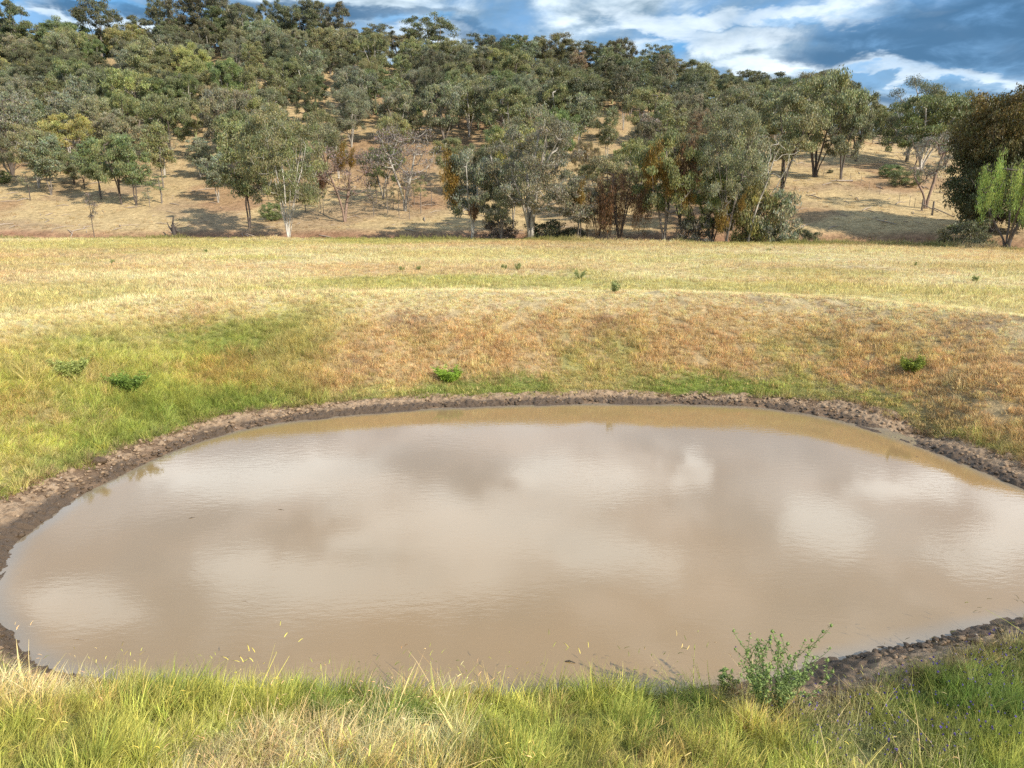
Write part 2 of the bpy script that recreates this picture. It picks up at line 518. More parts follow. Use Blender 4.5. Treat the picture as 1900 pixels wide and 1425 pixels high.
def elli(X, Y, cx, cy, rx, ry, seed=0, soft=0.6):
    q = ((X - cx) / rx) ** 2 + ((Y - cy) / ry) ** 2 + 0.9 * (fbm(X, Y, max(rx, ry) * 0.35, 60 + seed) - 0.5)
    return 1 - sstep(1 - soft, 1 + soft, q)


FIELD_GREEN = [(120, 560, 330, 16, .6), (300, 452, 330, 8, .7), (860, 522, 330, 11, .9), (620, 540, 240, 10, .75), (470, 478, 90, 4, .7), (1350, 532, 330, 12, .7), (1520, 505, 160, 8, .5),
               (60, 545, 220, 22, .5), (1800, 537, 170, 6, .7), (1330, 505, 60, 8, .5), (700, 447, 140, 5, .9), (1090, 508, 60, 6, .6), (950, 470, 260, 8, .4), (1400, 452, 130, 4, .6)]


def mud_width(X, Y):
    w = 0.80 + 0.42 * (fbm(X, Y, 2.3, 121) - 0.5) * 2
    w = w + 0.30 * sstep(-5, -9, X) * sstep(9, 12, Y)
    w = w - 0.16 * sstep(15, 19, Y) + 0.25 * sstep(9, 12, X) * sstep(12, 14, Y)
    w = np.where(Y < 10.5, 0.06 + 0.24 * (fbm(X, Y, 1.5, 123)) + 1.0 * sstep(2.4, 4.0, X) + 0.5 * sstep(-5.2, -6.4, X), w)
    return np.clip(w, 0.2, 2)


def ground_color(X, Y, dw, e, U):
    n1 = fbm(X, Y, 5.0, 71, 5, 0.6); n2 = fbm(X, Y, 1.3, 75, 4, 0.6); n3 = fbm(X, Y * 2.2, 16, 79, 4, 0.55)
    n = len(X)
    c = np.tile(STRAW, (n, 1))
    c = lerp(c, PALE, sstep(0.35, 0.65, n3))
    c = lerp(c, np.tile(RUST * 0.7 + STRAW * 0.5, (n, 1)), 0.6 * sstep(0.56, 0.75, fbm(X, Y * 2, 13, 83)))
    g = 0.5 * sstep(0.5, 0.68, fbm(X, Y * 2.6, 20, 87, 5, 0.6))
    for k, (px, py, rx, ry, a) in enumerate(FIELD_GREEN):
        cx, cy = plane_hit(px, py, FIELD_Z)
        _, y2 = plane_hit(px, py - ry, FIELD_Z)
        g = np.maximum(g, a * elli(X, Y, cx, cy, rx / FPX * cy * 1.0, abs(y2 - cy) * 1.15, k))
    c = lerp(c, np.tile(LIME * 0.85 + STRAW * 0.1, (n, 1)), np.clip(g * (0.55 + 0.5 * n2), 0, 1))
    # bank
    bank = (dw < 30)
    bk = 1 - sstep(6.0, 10.5, np.minimum(dw, 30) + 1.2 * (n1 - 0.5))
    th = np.arctan2(Y - 15, X)
    cb = np.tile(STRAW * 0.62 + GOLD * 0.25 + DUST * 0.15, (n, 1))
    cb = lerp(cb, np.tile(PALE, (n, 1)), 0.7 * sstep(4.4, 6.6, dw))
    cb = lerp(cb, np.tile(RUST, (n, 1)), 0.28 * sstep(0.5, 0.68, fbm(X, Y, 2.6, 91)) * sstep(6.5, 3.2, dw))
    cb = lerp(cb, np.tile(DUST * 0.9, (n, 1)), 0.6 * sstep(0.58, 0.7, n2) * sstep(1.6, 3.0, dw))
    cb = lerp(cb, np.tile(GREEN * 0.8 + STRAW * 0.2, (n, 1)), 0.6 * sstep(0.58, 0.68, fbm(X, Y, 1.9, 93)) * sstep(5.0, 3.0, dw))
    # green on the left bank and along the mud
    left = sstep(-5.5, -9.5, X + 2.2 * (n1 - 0.5) * 2) * sstep(9.0, 4.2, dw + 3.0 * (n1 - 0.5))
    cb = lerp(cb, np.tile(LIME * 0.55 + GREEN * 0.45, (n, 1)), 0.95 * left)
    cb = lerp(cb, np.tile(GREEN * 0.8, (n, 1)), left * sstep(0.42, 0.58, fbm(X, Y, 2.6, 95)) * 0.95)
    cb = lerp(cb, np.tile(STRAW * 0.95, (n, 1)), left * 0.6 * sstep(0.56, 0.66, fbm(X, Y, 1.5, 96)))
    cb = lerp(cb, np.tile(RUST * 0.9, (n, 1)), left * 0.6 * sstep(0.58, 0.68, fbm(X, Y, 1.9, 98)))
    rim = sstep(2.1, 1.0, dw + 2.0 * (n1 - 0.5)) * (0.45 + 0.75 * sstep(0.4, 0.6, fbm(X, Y, 3.4, 97)))
    cb = lerp(cb, np.tile(DEEP * 0.35 + GREEN * 0.65, (n, 1)), np.clip(rim * 1.1, 0, 1) * 0.85)
    # near bank: lush with straw mats
    nearb = sstep(10.5, 8.6, Y)
    cn = np.tile(LIME * 0.8 + GREEN * 0.15, (n, 1))
    cn = lerp(cn, np.tile(PALE * 0.9, (n, 1)), sstep(0.55, 0.68, fbm(X, Y, 1.7, 99)))
    cn = lerp(cn, np.tile(GREEN * 0.85, (n, 1)), sstep(0.52, 0.66, fbm(X, Y, 1.2, 103)))
    cn = lerp(cn, np.tile(RUST * 0.8 + STRAW * 0.3, (n, 1)), 0.6 * sstep(0.6, 0.7, fbm(X, Y, 0.9, 105)))
    for (px, py, rx, col, a) in [(760, 1370, 0.75, PALE, .8), (560, 1350, 0.5, STRAW, .7), (700, 1290, .42, DEEP * 1.3, .9), (1210, 1345, .42, GREEN * 0.75, 1.0), (900, 1290, .5, LIME, .8), (1000, 1400, .5, LIME, .7),
                                 (300, 1330, 0.9, LIME * 0.9, .8), (1560, 1380, .6, GREEN * 1.1, .6), (1820, 1300, .8, DEEP * 1.5, .7), (620, 1400, .6, PALE * 0.9, .8)]:
        cx, cy = plane_hit(px, py, 0.9)
        cn = lerp(cn, np.tile(col, (n, 1)), a * elli(X, Y, cx, cy, rx, rx * 0.8, 5))
    cb = lerp(cb, cn, nearb)
    c = lerp(c, cb, bk)
    # ground under the mud rim is dull brown
    mudz = sstep(0.25, 0.0, dw - mud_width(X, Y))
    c = lerp(c, np.tile(DUST * 0.75, (n, 1)), mudz * (dw < 3))
    # creek and hill
    h = sstep(-0.5, 2.0, e)
    ch = np.tile(STRAW * 0.72 + GOLD * 0.30, (n, 1))
    ch = lerp(ch, np.tile(DUST, (n, 1)), 0.55 * sstep(0.5, 0.68, fbm(X, Y, 12, 111, 5, 0.6)))
    ch = lerp(ch, np.tile(REDD, (n, 1)), 0.5 * sstep(0.60, 0.72, fbm(X, Y, 18, 115)))
    gul = sstep(1.0, 3.0, e) * sstep(10.5, 7.5, e + 2 * (n1 - 0.5))
    ch = lerp(ch, np.tile(REDD * 0.8 + DUST * 0.25, (n, 1)), gul * 0.9)
    litter = sstep(20, 60, e) * sstep(0.5, 0.3, U)
    ch = lerp(ch, np.tile(DUST * 0.85, (n, 1)), 0.22 * litter)
    c = lerp(c, ch, h)
    return np.clip(c, 0.01, 0.9)


def soil_shade_factor(X, Y0, dw, e):  # darker for thatch and soil, with shade between tufts painted into the colour
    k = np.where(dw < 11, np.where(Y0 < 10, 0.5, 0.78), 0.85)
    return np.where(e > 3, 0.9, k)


def grid_mesh(name, xs, ys, cut=None, mat=M_GROUND, uspace=False):
    XX, YY = np.meshgrid(xs, ys)
    if uspace: XX = XX * (YY + 12.0)
    X = XX.ravel(); Y = YY.ravel()
    Z, dw, e, U = terrain(X, Y, True)
    col = ground_color(X, Y, dw, e, U)
    col = col * soil_shade_factor(X, Y, dw, e)[:, None]
    if cut is not None: Z = Z + cut(X, Y, dw)
    nx, ny = len(xs), len(ys)
    i = np.arange((ny - 1) * nx).reshape(ny - 1, nx)[:, :-1].ravel()
    F = np.stack([i, i + 1, i + 1 + nx, i + nx], 1)
    me = np_mesh(name, np.stack([X, Y, Z], 1), F, mat, True, col)
    return me


# one sheet from behind the camera out over the hill, in three rings that overlap by a sunk lip
ys = np.concatenate([np.linspace(-60, 0, 25), np.arange(0.2, 36, 0.13), 36 + (np.linspace(0, 1, 120) ** 1.2) * 28, 64 + np.cumsum(np.linspace(0.25, 1.4, 200))])
ys = np.concatenate([ys, ys[-1] + np.cumsum(np.linspace(2, 40, 60))])
us = np.concatenate([np.linspace(-5, -1.0, 20), np.linspace(-0.98, 0.98, 420), np.linspace(1.0, 5, 20)])
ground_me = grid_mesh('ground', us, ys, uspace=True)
# trim: separate field and hill at the creek so that each reads as its own piece of the setting
def split_ground():
    me = ground_me
    n = len(me.vertices); co = np.empty(n * 3, np.float32); me.vertices.foreach_get('co', co); co = co.reshape(-1, 3)
    f = np.empty(len(me.polygons) * 4, np.int32); me.loops.foreach_get('vertex_index', f); f = f.reshape(-1, 4)
    col = np.empty(n * 4, np.float32); me.attributes['col'].data.foreach_get('color', col); col = col.reshape(-1, 4)
    fc = co[f].mean(1)
    U = fc[:, 0] / np.maximum(fc[:, 1], 8)
    e = fc[:, 1] - np.interp(U, U_T, YC_T)
    for nm, sel in (('paddock_ground', e < 3), ('hill_ground', e >= 3)):
        ff = f[sel]; used, inv = np.unique(ff, return_inverse=True)
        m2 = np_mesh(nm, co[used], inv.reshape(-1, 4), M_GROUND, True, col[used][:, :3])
        tag(mk_obj(nm, m2), kind='structure')
    bpy.data.meshes.remove(me)
split_ground()


def build_mud():
    p = WATER; seg = np.roll(p, -1, 0) - p; L = np.hypot(seg[:, 0], seg[:, 1]); S = np.concatenate([[0], np.cumsum(L)])
    pts = np.vstack([p, p[:1]])
    ns = 2300
    s = np.linspace(0, S[-1], ns, endpoint=False)
    x = np.interp(s, S, pts[:, 0]); y = np.interp(s, S, pts[:, 1])
    # smoothed normals
    k = 45
    def sm(v): return np.convolve(np.concatenate([v[-k:], v, v[:k]]), np.ones(2 * k + 1) / (2 * k + 1), 'valid')
    tx = np.roll(sm(x), -3) - np.roll(sm(x), 3); ty = np.roll(sm(y), -3) - np.roll(sm(y), 3)
    ln = np.hypot(tx, ty); nx_, ny_ = ty / ln, -tx / ln
    ar = 0.5 * np.sum(p[:, 0] * np.roll(p[:, 1], -1) - np.roll(p[:, 0], -1) * p[:, 1])
    if ar < 0: nx_, ny_ = -nx_, -ny_
    nt = 64
    tt = np.linspace(0, 1, nt)
    W = mud_width(x, y) + 0.25
    T = -0.45 + (W[:, None] + 0.45) * tt[None, :]
    X = (x[:, None] + nx_[:, None] * T).ravel(); Y = (y[:, None] + ny_[:, None] * T).ravel()
    Z, dw, e, U = terrain(X, Y, True)
    f = fbm(X, Y, 0.42, 131, 4, 0.62); f2 = fbm(X, Y, 0.11, 135, 3, 0.7)
    pug = -0.10 * sstep(0.56, 0.72, vnoise(X, Y, 0.17, 141)) + 0.05 * sstep(0.5, 0.8, vnoise(X, Y, 0.12, 143))
    edge = sstep(-0.25, 0.10, dw)
    out = 1 - sstep(0.86, 1.0, np.tile(tt, ns))
    dz = 0.012 + edge * (np.maximum(0.07 * (f - 0.4) + 0.11 * (f2 - 0.5) + pug * 0.5, -0.022)) + 0.10 * (vnoise(X, Y, 0.9, 151) - 0.62) * sstep(-0.45, -0.1, dw)
    Z = Z + 0.02 * out + dz * out - 0.04 * (1 - out)
    wet = np.clip(1.15 - np.maximum(dw, 0) / (0.55 * (0.6 + 0.8 * fbm(X, Y, 1.4, 157)) * (W[:, None] + 0 * T).ravel()), 0, 1)
    cols = np.stack([wet, f, f2], 1)
    i = np.arange(ns)[:, None] * nt + np.arange(nt - 1)[None, :]
    j = (np.arange(ns)[:, None] + 1) % ns * nt + np.arange(nt - 1)[None, :]
    F = np.stack([i, i + 1, j + 1, j], -1).reshape(-1, 4)
    if ar > 0: F = F[:, ::-1]
    me = np_mesh('mud_shore', np.stack([X, Y, Z], 1), F, M_MUD, True, cols)
    tag(mk_obj('mud_shore', me), kind='structure')


build_mud()


def build_water():
    xs = np.arange(-14, 16, 0.16); ys_ = np.arange(6, 26, 0.16)
    XX, YY = np.meshgrid(xs, ys_); X = XX.ravel(); Y = YY.ravel()
    dw = water_dist(X, Y)
    nx = len(xs); i = np.arange((len(ys_) - 1) * nx).reshape(-1, nx)[:, :-1].ravel()
    F = np.stack([i, i + 1, i + 1 + nx, i + nx], 1)
    F = F[(dw[F] < 0.55).all(1)]
    used, inv = np.unique(F, return_inverse=True)
    shore = sstep(-0.45, 0.0, dw + 0.25 * (fbm(X, Y, 0.8, 161) - 0.5)) * 0.75
    me = np_mesh('pond_water', np.stack([X, Y, 0 * X], 1)[used], inv.reshape(-1, 4), M_WATER, True, np.stack([shore, shore, shore], 1)[used])
    tag(mk_obj('pond_water', me), kind='structure')


build_water()

# ------------------------------------------------------------------ grass: stuff, scattered from computed points
protos = bpy.data.collections.new('tuft_shapes')      # shape library, not linked into the scene


def tuft(name, n, h, spread, width, lean, curl, seg=3, heads=0, headlen=0.08, headw=0.008, seed=0, flowers=0, leafw=None):
    r = np.random.default_rng(seed)
    V, F, C, FM = [], [], [], []
    def blade(b, az, hh, ln, cu, w, c0, c1, w1=0.0):
        d = np.array([math.cos(az), math.sin(az), 0]); side = np.array([-math.sin(az + 0.9), math.cos(az + 0.9), 0])
        base = len(V)
        p = b.copy(); ang = ln
        for k in range(seg + 1):
            ww = w * (1 - (k / seg) ** 1.5) * 0.5 + w1 * 0.5
            V.append(p - side * ww); V.append(p + side * ww)
            cc = c0 + (c1 - c0) * k / seg
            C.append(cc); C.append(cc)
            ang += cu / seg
            p = p + (d * math.sin(ang) + np.array([0, 0, math.cos(ang)])) * hh / seg
        for k in range(seg):
            a = base + 2 * k; F.append((a, a + 1, a + 3, a + 2)); FM.append(0)
        return p, ang, d
    for i in range(n):
        rad = spread * math.sqrt(r.random()); a0 = r.random() * 6.283
        b = np.array([rad * math.cos(a0), rad * math.sin(a0), -0.02])
        az = a0 + r.normal(0, 0.9)
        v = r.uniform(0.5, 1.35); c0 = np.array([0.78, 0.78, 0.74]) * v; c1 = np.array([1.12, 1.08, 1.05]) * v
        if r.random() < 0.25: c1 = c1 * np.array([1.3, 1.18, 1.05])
        blade(b, az, h * r.uniform(0.5, 1.1), abs(r.normal(0, lean)), curl * r.uniform(0.2, 1.3), width * r.uniform(0.7, 1.3), c0, c1)
    for i in range(heads):
        rad = spread * math.sqrt(r.random()); a0 = r.random() * 6.283
        b = np.array([rad * math.cos(a0), rad * math.sin(a0), -0.02]); az = a0 + r.normal(0, 0.9)
        hh = h * r.uniform(1.25, 1.75)
        p, ang, d = blade(b, az, hh, abs(r.normal(0, lean * 0.6)), curl * 0.45, 0.009, np.array([1.0, 0.95, 0.8]), np.array([1.25, 1.12, 1.05]), 0.003)
        s2 = seg
        cc = np.array([1.35, 1.2, 1.25]) * r.uniform(0.8, 1.15)
        base = len(V); q = p - (d * math.sin(ang) + np.array([0, 0, math.cos(ang)])) * 0.02
        for k in range(4):
            wv = headw * (0.6, 1.0, 0.8, 0.15)[k]
            for m_ in range(3):
                aa = m_ * 2.094
                V.append(q + np.array([math.cos(aa), math.sin(aa), 0]) * wv); C.append(cc)
            ang += 0.35
            q = q + (d * math.sin(ang) + np.array([0, 0, math.cos(ang)])) * headlen / 3
        for k in range(3):
            for m_ in range(3):
                a = base + 3 * k + m_; b2 = base + 3 * k + (m_ + 1) % 3
                F.append((a, b2, b2 + 3, a + 3)); FM.append(0)
    for i in range(flowers):
        a0 = r.random() * 6.283; rad = spread * math.sqrt(r.random())
        p = np.array([rad * math.cos(a0), rad * math.sin(a0), h * r.uniform(0.65, 1.1)])
        for m_ in range(3):
            base = len(V); dd = r.normal(0, 1, 3); dd /= np.linalg.norm(dd); ee = np.cross(dd, r.normal(0, 1, 3)); ee /= np.linalg.norm(ee)
            s_ = 0.012
            for q in (-dd * s_, ee * s_, dd * s_, -ee * s_): V.append(p + q + r.normal(0, 0.004, 3)); C.append(np.array([1, 1, 1.]))
            F.append((base, base + 1, base + 2, base + 3)); FM.append(1)
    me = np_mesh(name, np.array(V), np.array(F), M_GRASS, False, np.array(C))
    if flowers:
        me.materials.append(M_PURPLE)
        me.polygons.foreach_set('material_index', np.array(FM, np.int32))
    o = bpy.data.objects.new(name, me); protos.objects.link(o)
    return o


# 0-3 tall near grass, 4 straw mat, 5 seeding stems, 6 leafy flowering herb, 7-9 short bank tufts, 10-11 field tufts, 12 clover-like rim
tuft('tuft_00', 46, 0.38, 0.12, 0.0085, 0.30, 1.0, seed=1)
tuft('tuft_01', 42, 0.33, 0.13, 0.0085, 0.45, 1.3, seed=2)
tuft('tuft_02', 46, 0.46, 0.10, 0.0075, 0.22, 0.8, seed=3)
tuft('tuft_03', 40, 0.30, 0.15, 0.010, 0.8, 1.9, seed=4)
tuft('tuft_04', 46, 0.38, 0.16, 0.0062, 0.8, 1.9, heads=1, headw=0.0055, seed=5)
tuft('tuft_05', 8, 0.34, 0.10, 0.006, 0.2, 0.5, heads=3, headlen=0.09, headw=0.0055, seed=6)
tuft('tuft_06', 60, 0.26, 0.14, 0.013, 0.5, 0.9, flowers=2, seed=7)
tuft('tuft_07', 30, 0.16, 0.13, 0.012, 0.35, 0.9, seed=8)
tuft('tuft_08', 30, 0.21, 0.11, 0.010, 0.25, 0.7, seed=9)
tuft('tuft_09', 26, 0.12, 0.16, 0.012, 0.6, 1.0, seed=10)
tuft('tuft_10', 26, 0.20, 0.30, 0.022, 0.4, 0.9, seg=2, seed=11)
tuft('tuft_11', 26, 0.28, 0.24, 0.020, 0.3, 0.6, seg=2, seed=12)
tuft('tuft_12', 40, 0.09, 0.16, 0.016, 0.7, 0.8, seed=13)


def scatter_group():
    ng = bpy.data.node_groups.new('scatter', 'GeometryNodeTree')
    ng.interface.new_socket('Geometry', in_out='INPUT', socket_type='NodeSocketGeometry')
    ng.interface.new_socket('Geometry', in_out='OUTPUT', socket_type='NodeSocketGeometry')
    n = ng.nodes; l = ng.links
    gi = n.new('NodeGroupInput'); go = n.new('NodeGroupOutput')
    iop = n.new('GeometryNodeInstanceOnPoints'); ci = n.new('GeometryNodeCollectionInfo')
    ci.inputs['Collection'].default_value = protos
    ci.inputs['Separate Children'].default_value = True
    ci.inputs['Reset Children'].default_value = True
    iop.inputs['Pick Instance'].default_value = True
    def att(nm, typ):
        a = n.new('GeometryNodeInputNamedAttribute'); a.data_type = typ; a.inputs[0].default_value = nm
        return a.outputs[0]
    l.new(gi.outputs[0], iop.inputs['Points']); l.new(ci.outputs[0], iop.inputs['Instance'])
    l.new(att('kind_id', 'INT'), iop.inputs['Instance Index'])
    l.new(att('rot', 'FLOAT_VECTOR'), iop.inputs['Rotation']); l.new(att('scl', 'FLOAT_VECTOR'), iop.inputs['Scale'])
    l.new(iop.outputs[0], go.inputs[0])
    return ng


SCATTER = scatter_group()


def scatter(name, P, kind, rot, scl, tint, label, cat):
    me = bpy.data.meshes.new(name)
    n = len(P)
    me.vertices.add(n); me.vertices.foreach_set('co', P.astype(np.float32).ravel())
    a = me.attributes.new('kind_id', 'INT', 'POINT'); a.data.foreach_set('value', kind.astype(np.int32))
    a = me.attributes.new('rot', 'FLOAT_VECTOR', 'POINT'); a.data.foreach_set('vector', rot.astype(np.float32).ravel())
    a = me.attributes.new('scl', 'FLOAT_VECTOR', 'POINT'); a.data.foreach_set('vector', scl.astype(np.float32).ravel())
    a = me.attributes.new('tint', 'FLOAT_COLOR', 'POINT')
    c = np.ones((n, 4), np.float32); c[:, :3] = tint; a.data.foreach_set('color', c.ravel())
    me.update()
    o = mk_obj(name, me)
    md = o.modifiers.new('scatter', 'NODES'); md.node_group = SCATTER
    tag(o, label, cat, kind='stuff')
    return o


def grow(name, X, Y, pick, smin, smax, label, cat, tintf=None, hvar=None, keep=None, gain=1.5, jit=0.45):
    Z, dw, e, U = terrain(X, Y, True)
    k = np.ones(len(X), bool) if keep is None else keep(X, Y, Z, dw, e, U)
    X, Y, Z, dw, e, U = [v[k] for v in (X, Y, Z, dw, e, U)]
    n = len(X)
    jx = X + rng.normal(0, jit, n); jy = Y + rng.normal(0, jit, n)
    _, jd, je, jU = terrain(jx, jy, True)
    col = ground_color(jx, jy, np.maximum(jd, dw * 0.7 + 0.3), je, jU)
    col = col * rng.uniform(0.6, 1.3, (n, 1)) * rng.uniform(0.92, 1.08, (n, 3))
    col = col * gain
    if tintf is not None: col = tintf(X, Y, dw, col)
    col = np.clip(col, 0, 0.92)
    kind = pick(X, Y, dw, n)
    s = rng.uniform(smin, smax, n)
    if hvar is not None: s = s * hvar(X, Y, dw)
    scl = np.stack([s, s, s * rng.uniform(0.8, 1.2, n)], 1)
    rot = np.stack([rng.normal(0, 0.24, n), rng.normal(0, 0.24, n), rng.uniform(0, 6.283, n)], 1)
    return scatter(name, np.stack([X, Y, Z], 1), kind, rot, scl, col, label, cat)


def build_grass():
    R = rng
    # near bank
    n = 17000
    X = R.uniform(-13, 13, n); Y = R.uniform(2.2, 11.5, n)
    def keep(X, Y, Z, dw, e, U):
        mw = mud_width(X, Y)
        edge = 0.35 * (fbm(X, Y, 0.6, 171) - 0.5)
        return (dw > mw * 0.92 + edge) & (Y < 10.8) & (dw < 9) & ((Y > 4.4) | (R.random(len(X)) < 0.5))
    def pick(X, Y, dw, n):
        a = fbm(X, Y, 1.7, 99); r = R.random(n)
        k = np.where(r < 0.3, 0, np.where(r < 0.5, 1, np.where(r < 0.72, 2, 3)))
        k = np.where(((a > 0.58) | ((np.abs(X + 1.1) < 0.9) & (Y < 7.2))) & (R.random(n) < 0.7), 4, k)
        k = np.where(R.random(n) < 0.05, 5, k)
        hb = (X > 3.3) & (dw < 2.9) & (Y > 6.0)
        k = np.where(hb & (R.random(n) < 0.34), 6, k)
        return k
    def tintf(X, Y, dw, col):
        hb = (X > 3.3) & (dw < 2.9) & (Y > 6.0)
        return np.where(hb[:, None], col * 0.55 + np.array([0.09, 0.14, 0.035]) * 0.6, col)
    grow('near_bank_grass', X, Y, pick, 0.75, 1.25, 'tall green and straw grass with seed heads along the near bank of the pond', 'grass', tintf, lambda X, Y, dw: (0.36 + 0.98 * fbm(X, Y, 0.6, 173)) * (1 + 0.15 * sstep(1.4, 0.3, dw) * (X < 2.6)), keep, gain=1.8, jit=0.28)
    # left, far and right banks
    n = 170000
    X = R.uniform(-24, 26, n); Y = R.uniform(8, 37, n)
    def keep2(X, Y, Z, dw, e, U):
        mw = mud_width(X, Y); edge = 0.4 * (fbm(X, Y, 0.8, 175) - 0.5)
        bare = fbm(X, Y, 0.5, 177) + 0.05 * sstep(4, 6.5, dw) < np.where(X < -3, 0.85, 0.68)
        return (dw > mw * 0.95 + edge) & (dw < 11) & (Y > 9.6) & (bare | (dw < 2))
    def pick2(X, Y, dw, n):
        r = R.random(n)
        left = sstep(-4.5, -8.5, X) * sstep(9, 4.5, dw)
        k = np.where(r < 0.45, 7, np.where(r < 0.65, 9, 8))
        k = np.where((R.random(n) < left * 0.8), np.where(R.random(n) < 0.5, 1, 0), k)
        k = np.where((dw < 1.7) & (R.random(n) < 0.55), 12, k)
        k = np.where((X > 8.5) & (Y < 19) & (R.random(n) < 0.4), 1, k)
        return k
    def hv(X, Y, dw): return (0.5 + 1.0 * fbm(X, Y, 0.9, 179)) * (1 - 0.35 * sstep(4, 6, dw))
    def tint2(X, Y, dw, col):
        return col * (0.75 + 0.5 * fbm(X, Y, 0.5, 181))[:, None]
    grow('bank_grass', X, Y, pick2, 0.75, 1.25, 'dry tan and green grass covering the far and side banks above the mud', 'grass', tint2, hv, keep2, gain=1.88)
    # the field
    n = 70000
    Y = R.uniform(24, 96, n) ** 1.0; X = R.uniform(-0.86, 0.86, n) * (Y + 4)
    def keep3(X, Y, Z, dw, e, U): return (dw > 8.5) & (e < 2.0)
    def pick3(X, Y, dw, n): return np.where(R.random(n) < 0.7, 10, 11)
    def hv3(X, Y, dw):
        e = Y - np.interp(X / Y, U_T, YC_T)
        return (0.55 + 0.7 * fbm(X, Y, 6, 183)) * (1 + 1.6 * sstep(-3, -0.5, e) * sstep(0.38, 0.6, fbm(X, Y, 5, 185)))
    def tint3(X, Y, dw, col):
        e = Y - np.interp(X / Y, U_T, YC_T)
        g = sstep(-5, -1, e) * sstep(0.42, 0.55, fbm(X, Y, 9, 185))
        return lerp(col, np.tile(GREEN * 0.8, (len(col), 1)), g * 0.7)
    grow('field_grass', X, Y, pick3, 0.8, 1.4, 'pale straw pasture grass with green streaks on the flat field', 'grass', tint3, hv3, keep3, gain=1.62, jit=1.0)
    # hillside
    n = 15000
    Y = R.uniform(80, 200, n); X = R.uniform(-0.86, 0.86, n) * (Y + 4)
    def keep4(X, Y, Z, dw, e, U): return (e > 4.5) & (fbm(X, Y, 5, 187) > 0.42)
    grow('hill_grass', X, Y, pick3, 0.8, 1.6, 'sparse golden dry grass tufts on the hillside under the trees', 'grass', lambda X, Y, dw, c: c * 0.85, None, keep4)


build_grass()


# ------------------------------------------------------------------ clods and pebbles on the mud
def lumps(name, n, rmin, rmax, mat, label, cat, cond, seed):
    r = np.random.default_rng(seed)
    ico = np.array([(0, 0, 1), (.89, 0, .45), (.28, .85, .45), (-.72, .53, .45), (-.72, -.53, .45), (.28, -.85, .45), (.72, .53, -.45), (-.28, .85, -.45), (-.89, 0, -.45), (-.28, -.85, -.45), (.72, -.53, -.45), (0, 0, -1)])
    IF = np.array([(0, 1, 2), (0, 2, 3), (0, 3, 4), (0, 4, 5), (0, 5, 1), (1, 6, 2), (2, 6, 7), (2, 7, 3), (3, 7, 8), (3, 8, 4), (4, 8, 9), (4, 9, 5), (5, 9, 10), (5, 10, 1), (1, 10, 6), (6, 11, 7), (7, 11, 8), (8, 11, 9), (9, 11, 10), (10, 11, 6)])
    X = r.uniform(-14, 16, n * 12); Y = r.uniform(7.5, 26, n * 12)
    Z, dw, e, U = terrain(X, Y, True)
    mw = mud_width(X, Y)
    k = np.where(cond(dw, mw))[0][:n]
    V = []; F = []; C = []
    for c, q in enumerate(k):
        s = rmin + (rmax - rmin) * r.random() ** 2.5
        v = ico * r.uniform(0.7, 1.25, (12, 1)) * np.array([r.uniform(.8, 1.3), r.uniform(.8, 1.3), r.uniform(.5, .8)]) * s
        V.append(v + np.array([X[q], Y[q], Z[q] + 0.02 + s * 0.15])); F.append(IF + 12 * c)
        w = np.clip(1.1 - dw[q] / (0.5 * mw[q]), 0, 1); C.append(np.tile([w, .5, .5], (12, 1)))
    me = np_mesh(name, np.vstack(V), np.vstack(F), mat, False, np.vstack(C))
    tag(mk_obj(name, me), label, cat, kind='stuff')


lumps('mud_clods', 3200, 0.02, 0.075, M_MUD, 'crumbled clods of trampled brown mud around the water edge', 'mud', lambda d, m: (d > 0.0) & (d < m * 1.05), 5)
lumps('pebbles', 500, 0.01, 0.028, M_STONE, 'small pale pebbles scattered over the mud margin', 'pebbles', lambda d, m: (d > 0.05) & (d < m * 1.2), 6)


# ------------------------------------------------------------------ trees
def tube_edges(nodes, par, rad, sides=6):
    V, F = [], []
    ang = np.arange(sides) / sides * 2 * math.pi
    for i, p in enumerate(par):
        if p < 0: continue
        a, b = nodes[p], nodes[i]; ra, rb = min(rad[p], rad[i] * 1.6), rad[i]
        d = b - a; L = np.linalg.norm(d)
        if L < 1e-5: continue
        d /= L; u = np.cross(d, [0.3, 0.9, 0.1]); u /= np.linalg.norm(u); v = np.cross(d, u)
        base = len(V) * sides
        ring = np.outer(np.cos(ang), u) + np.outer(np.sin(ang), v)
        V.append(a - d * ra * 0.3 + ring * ra); V.append(b + ring * rb)
        for k in range(sides):
            k2 = (k + 1) % sides
            F.append((base + k, base + k2, base + sides + k2, base + sides + k))
    return np.vstack(V), np.array(F)


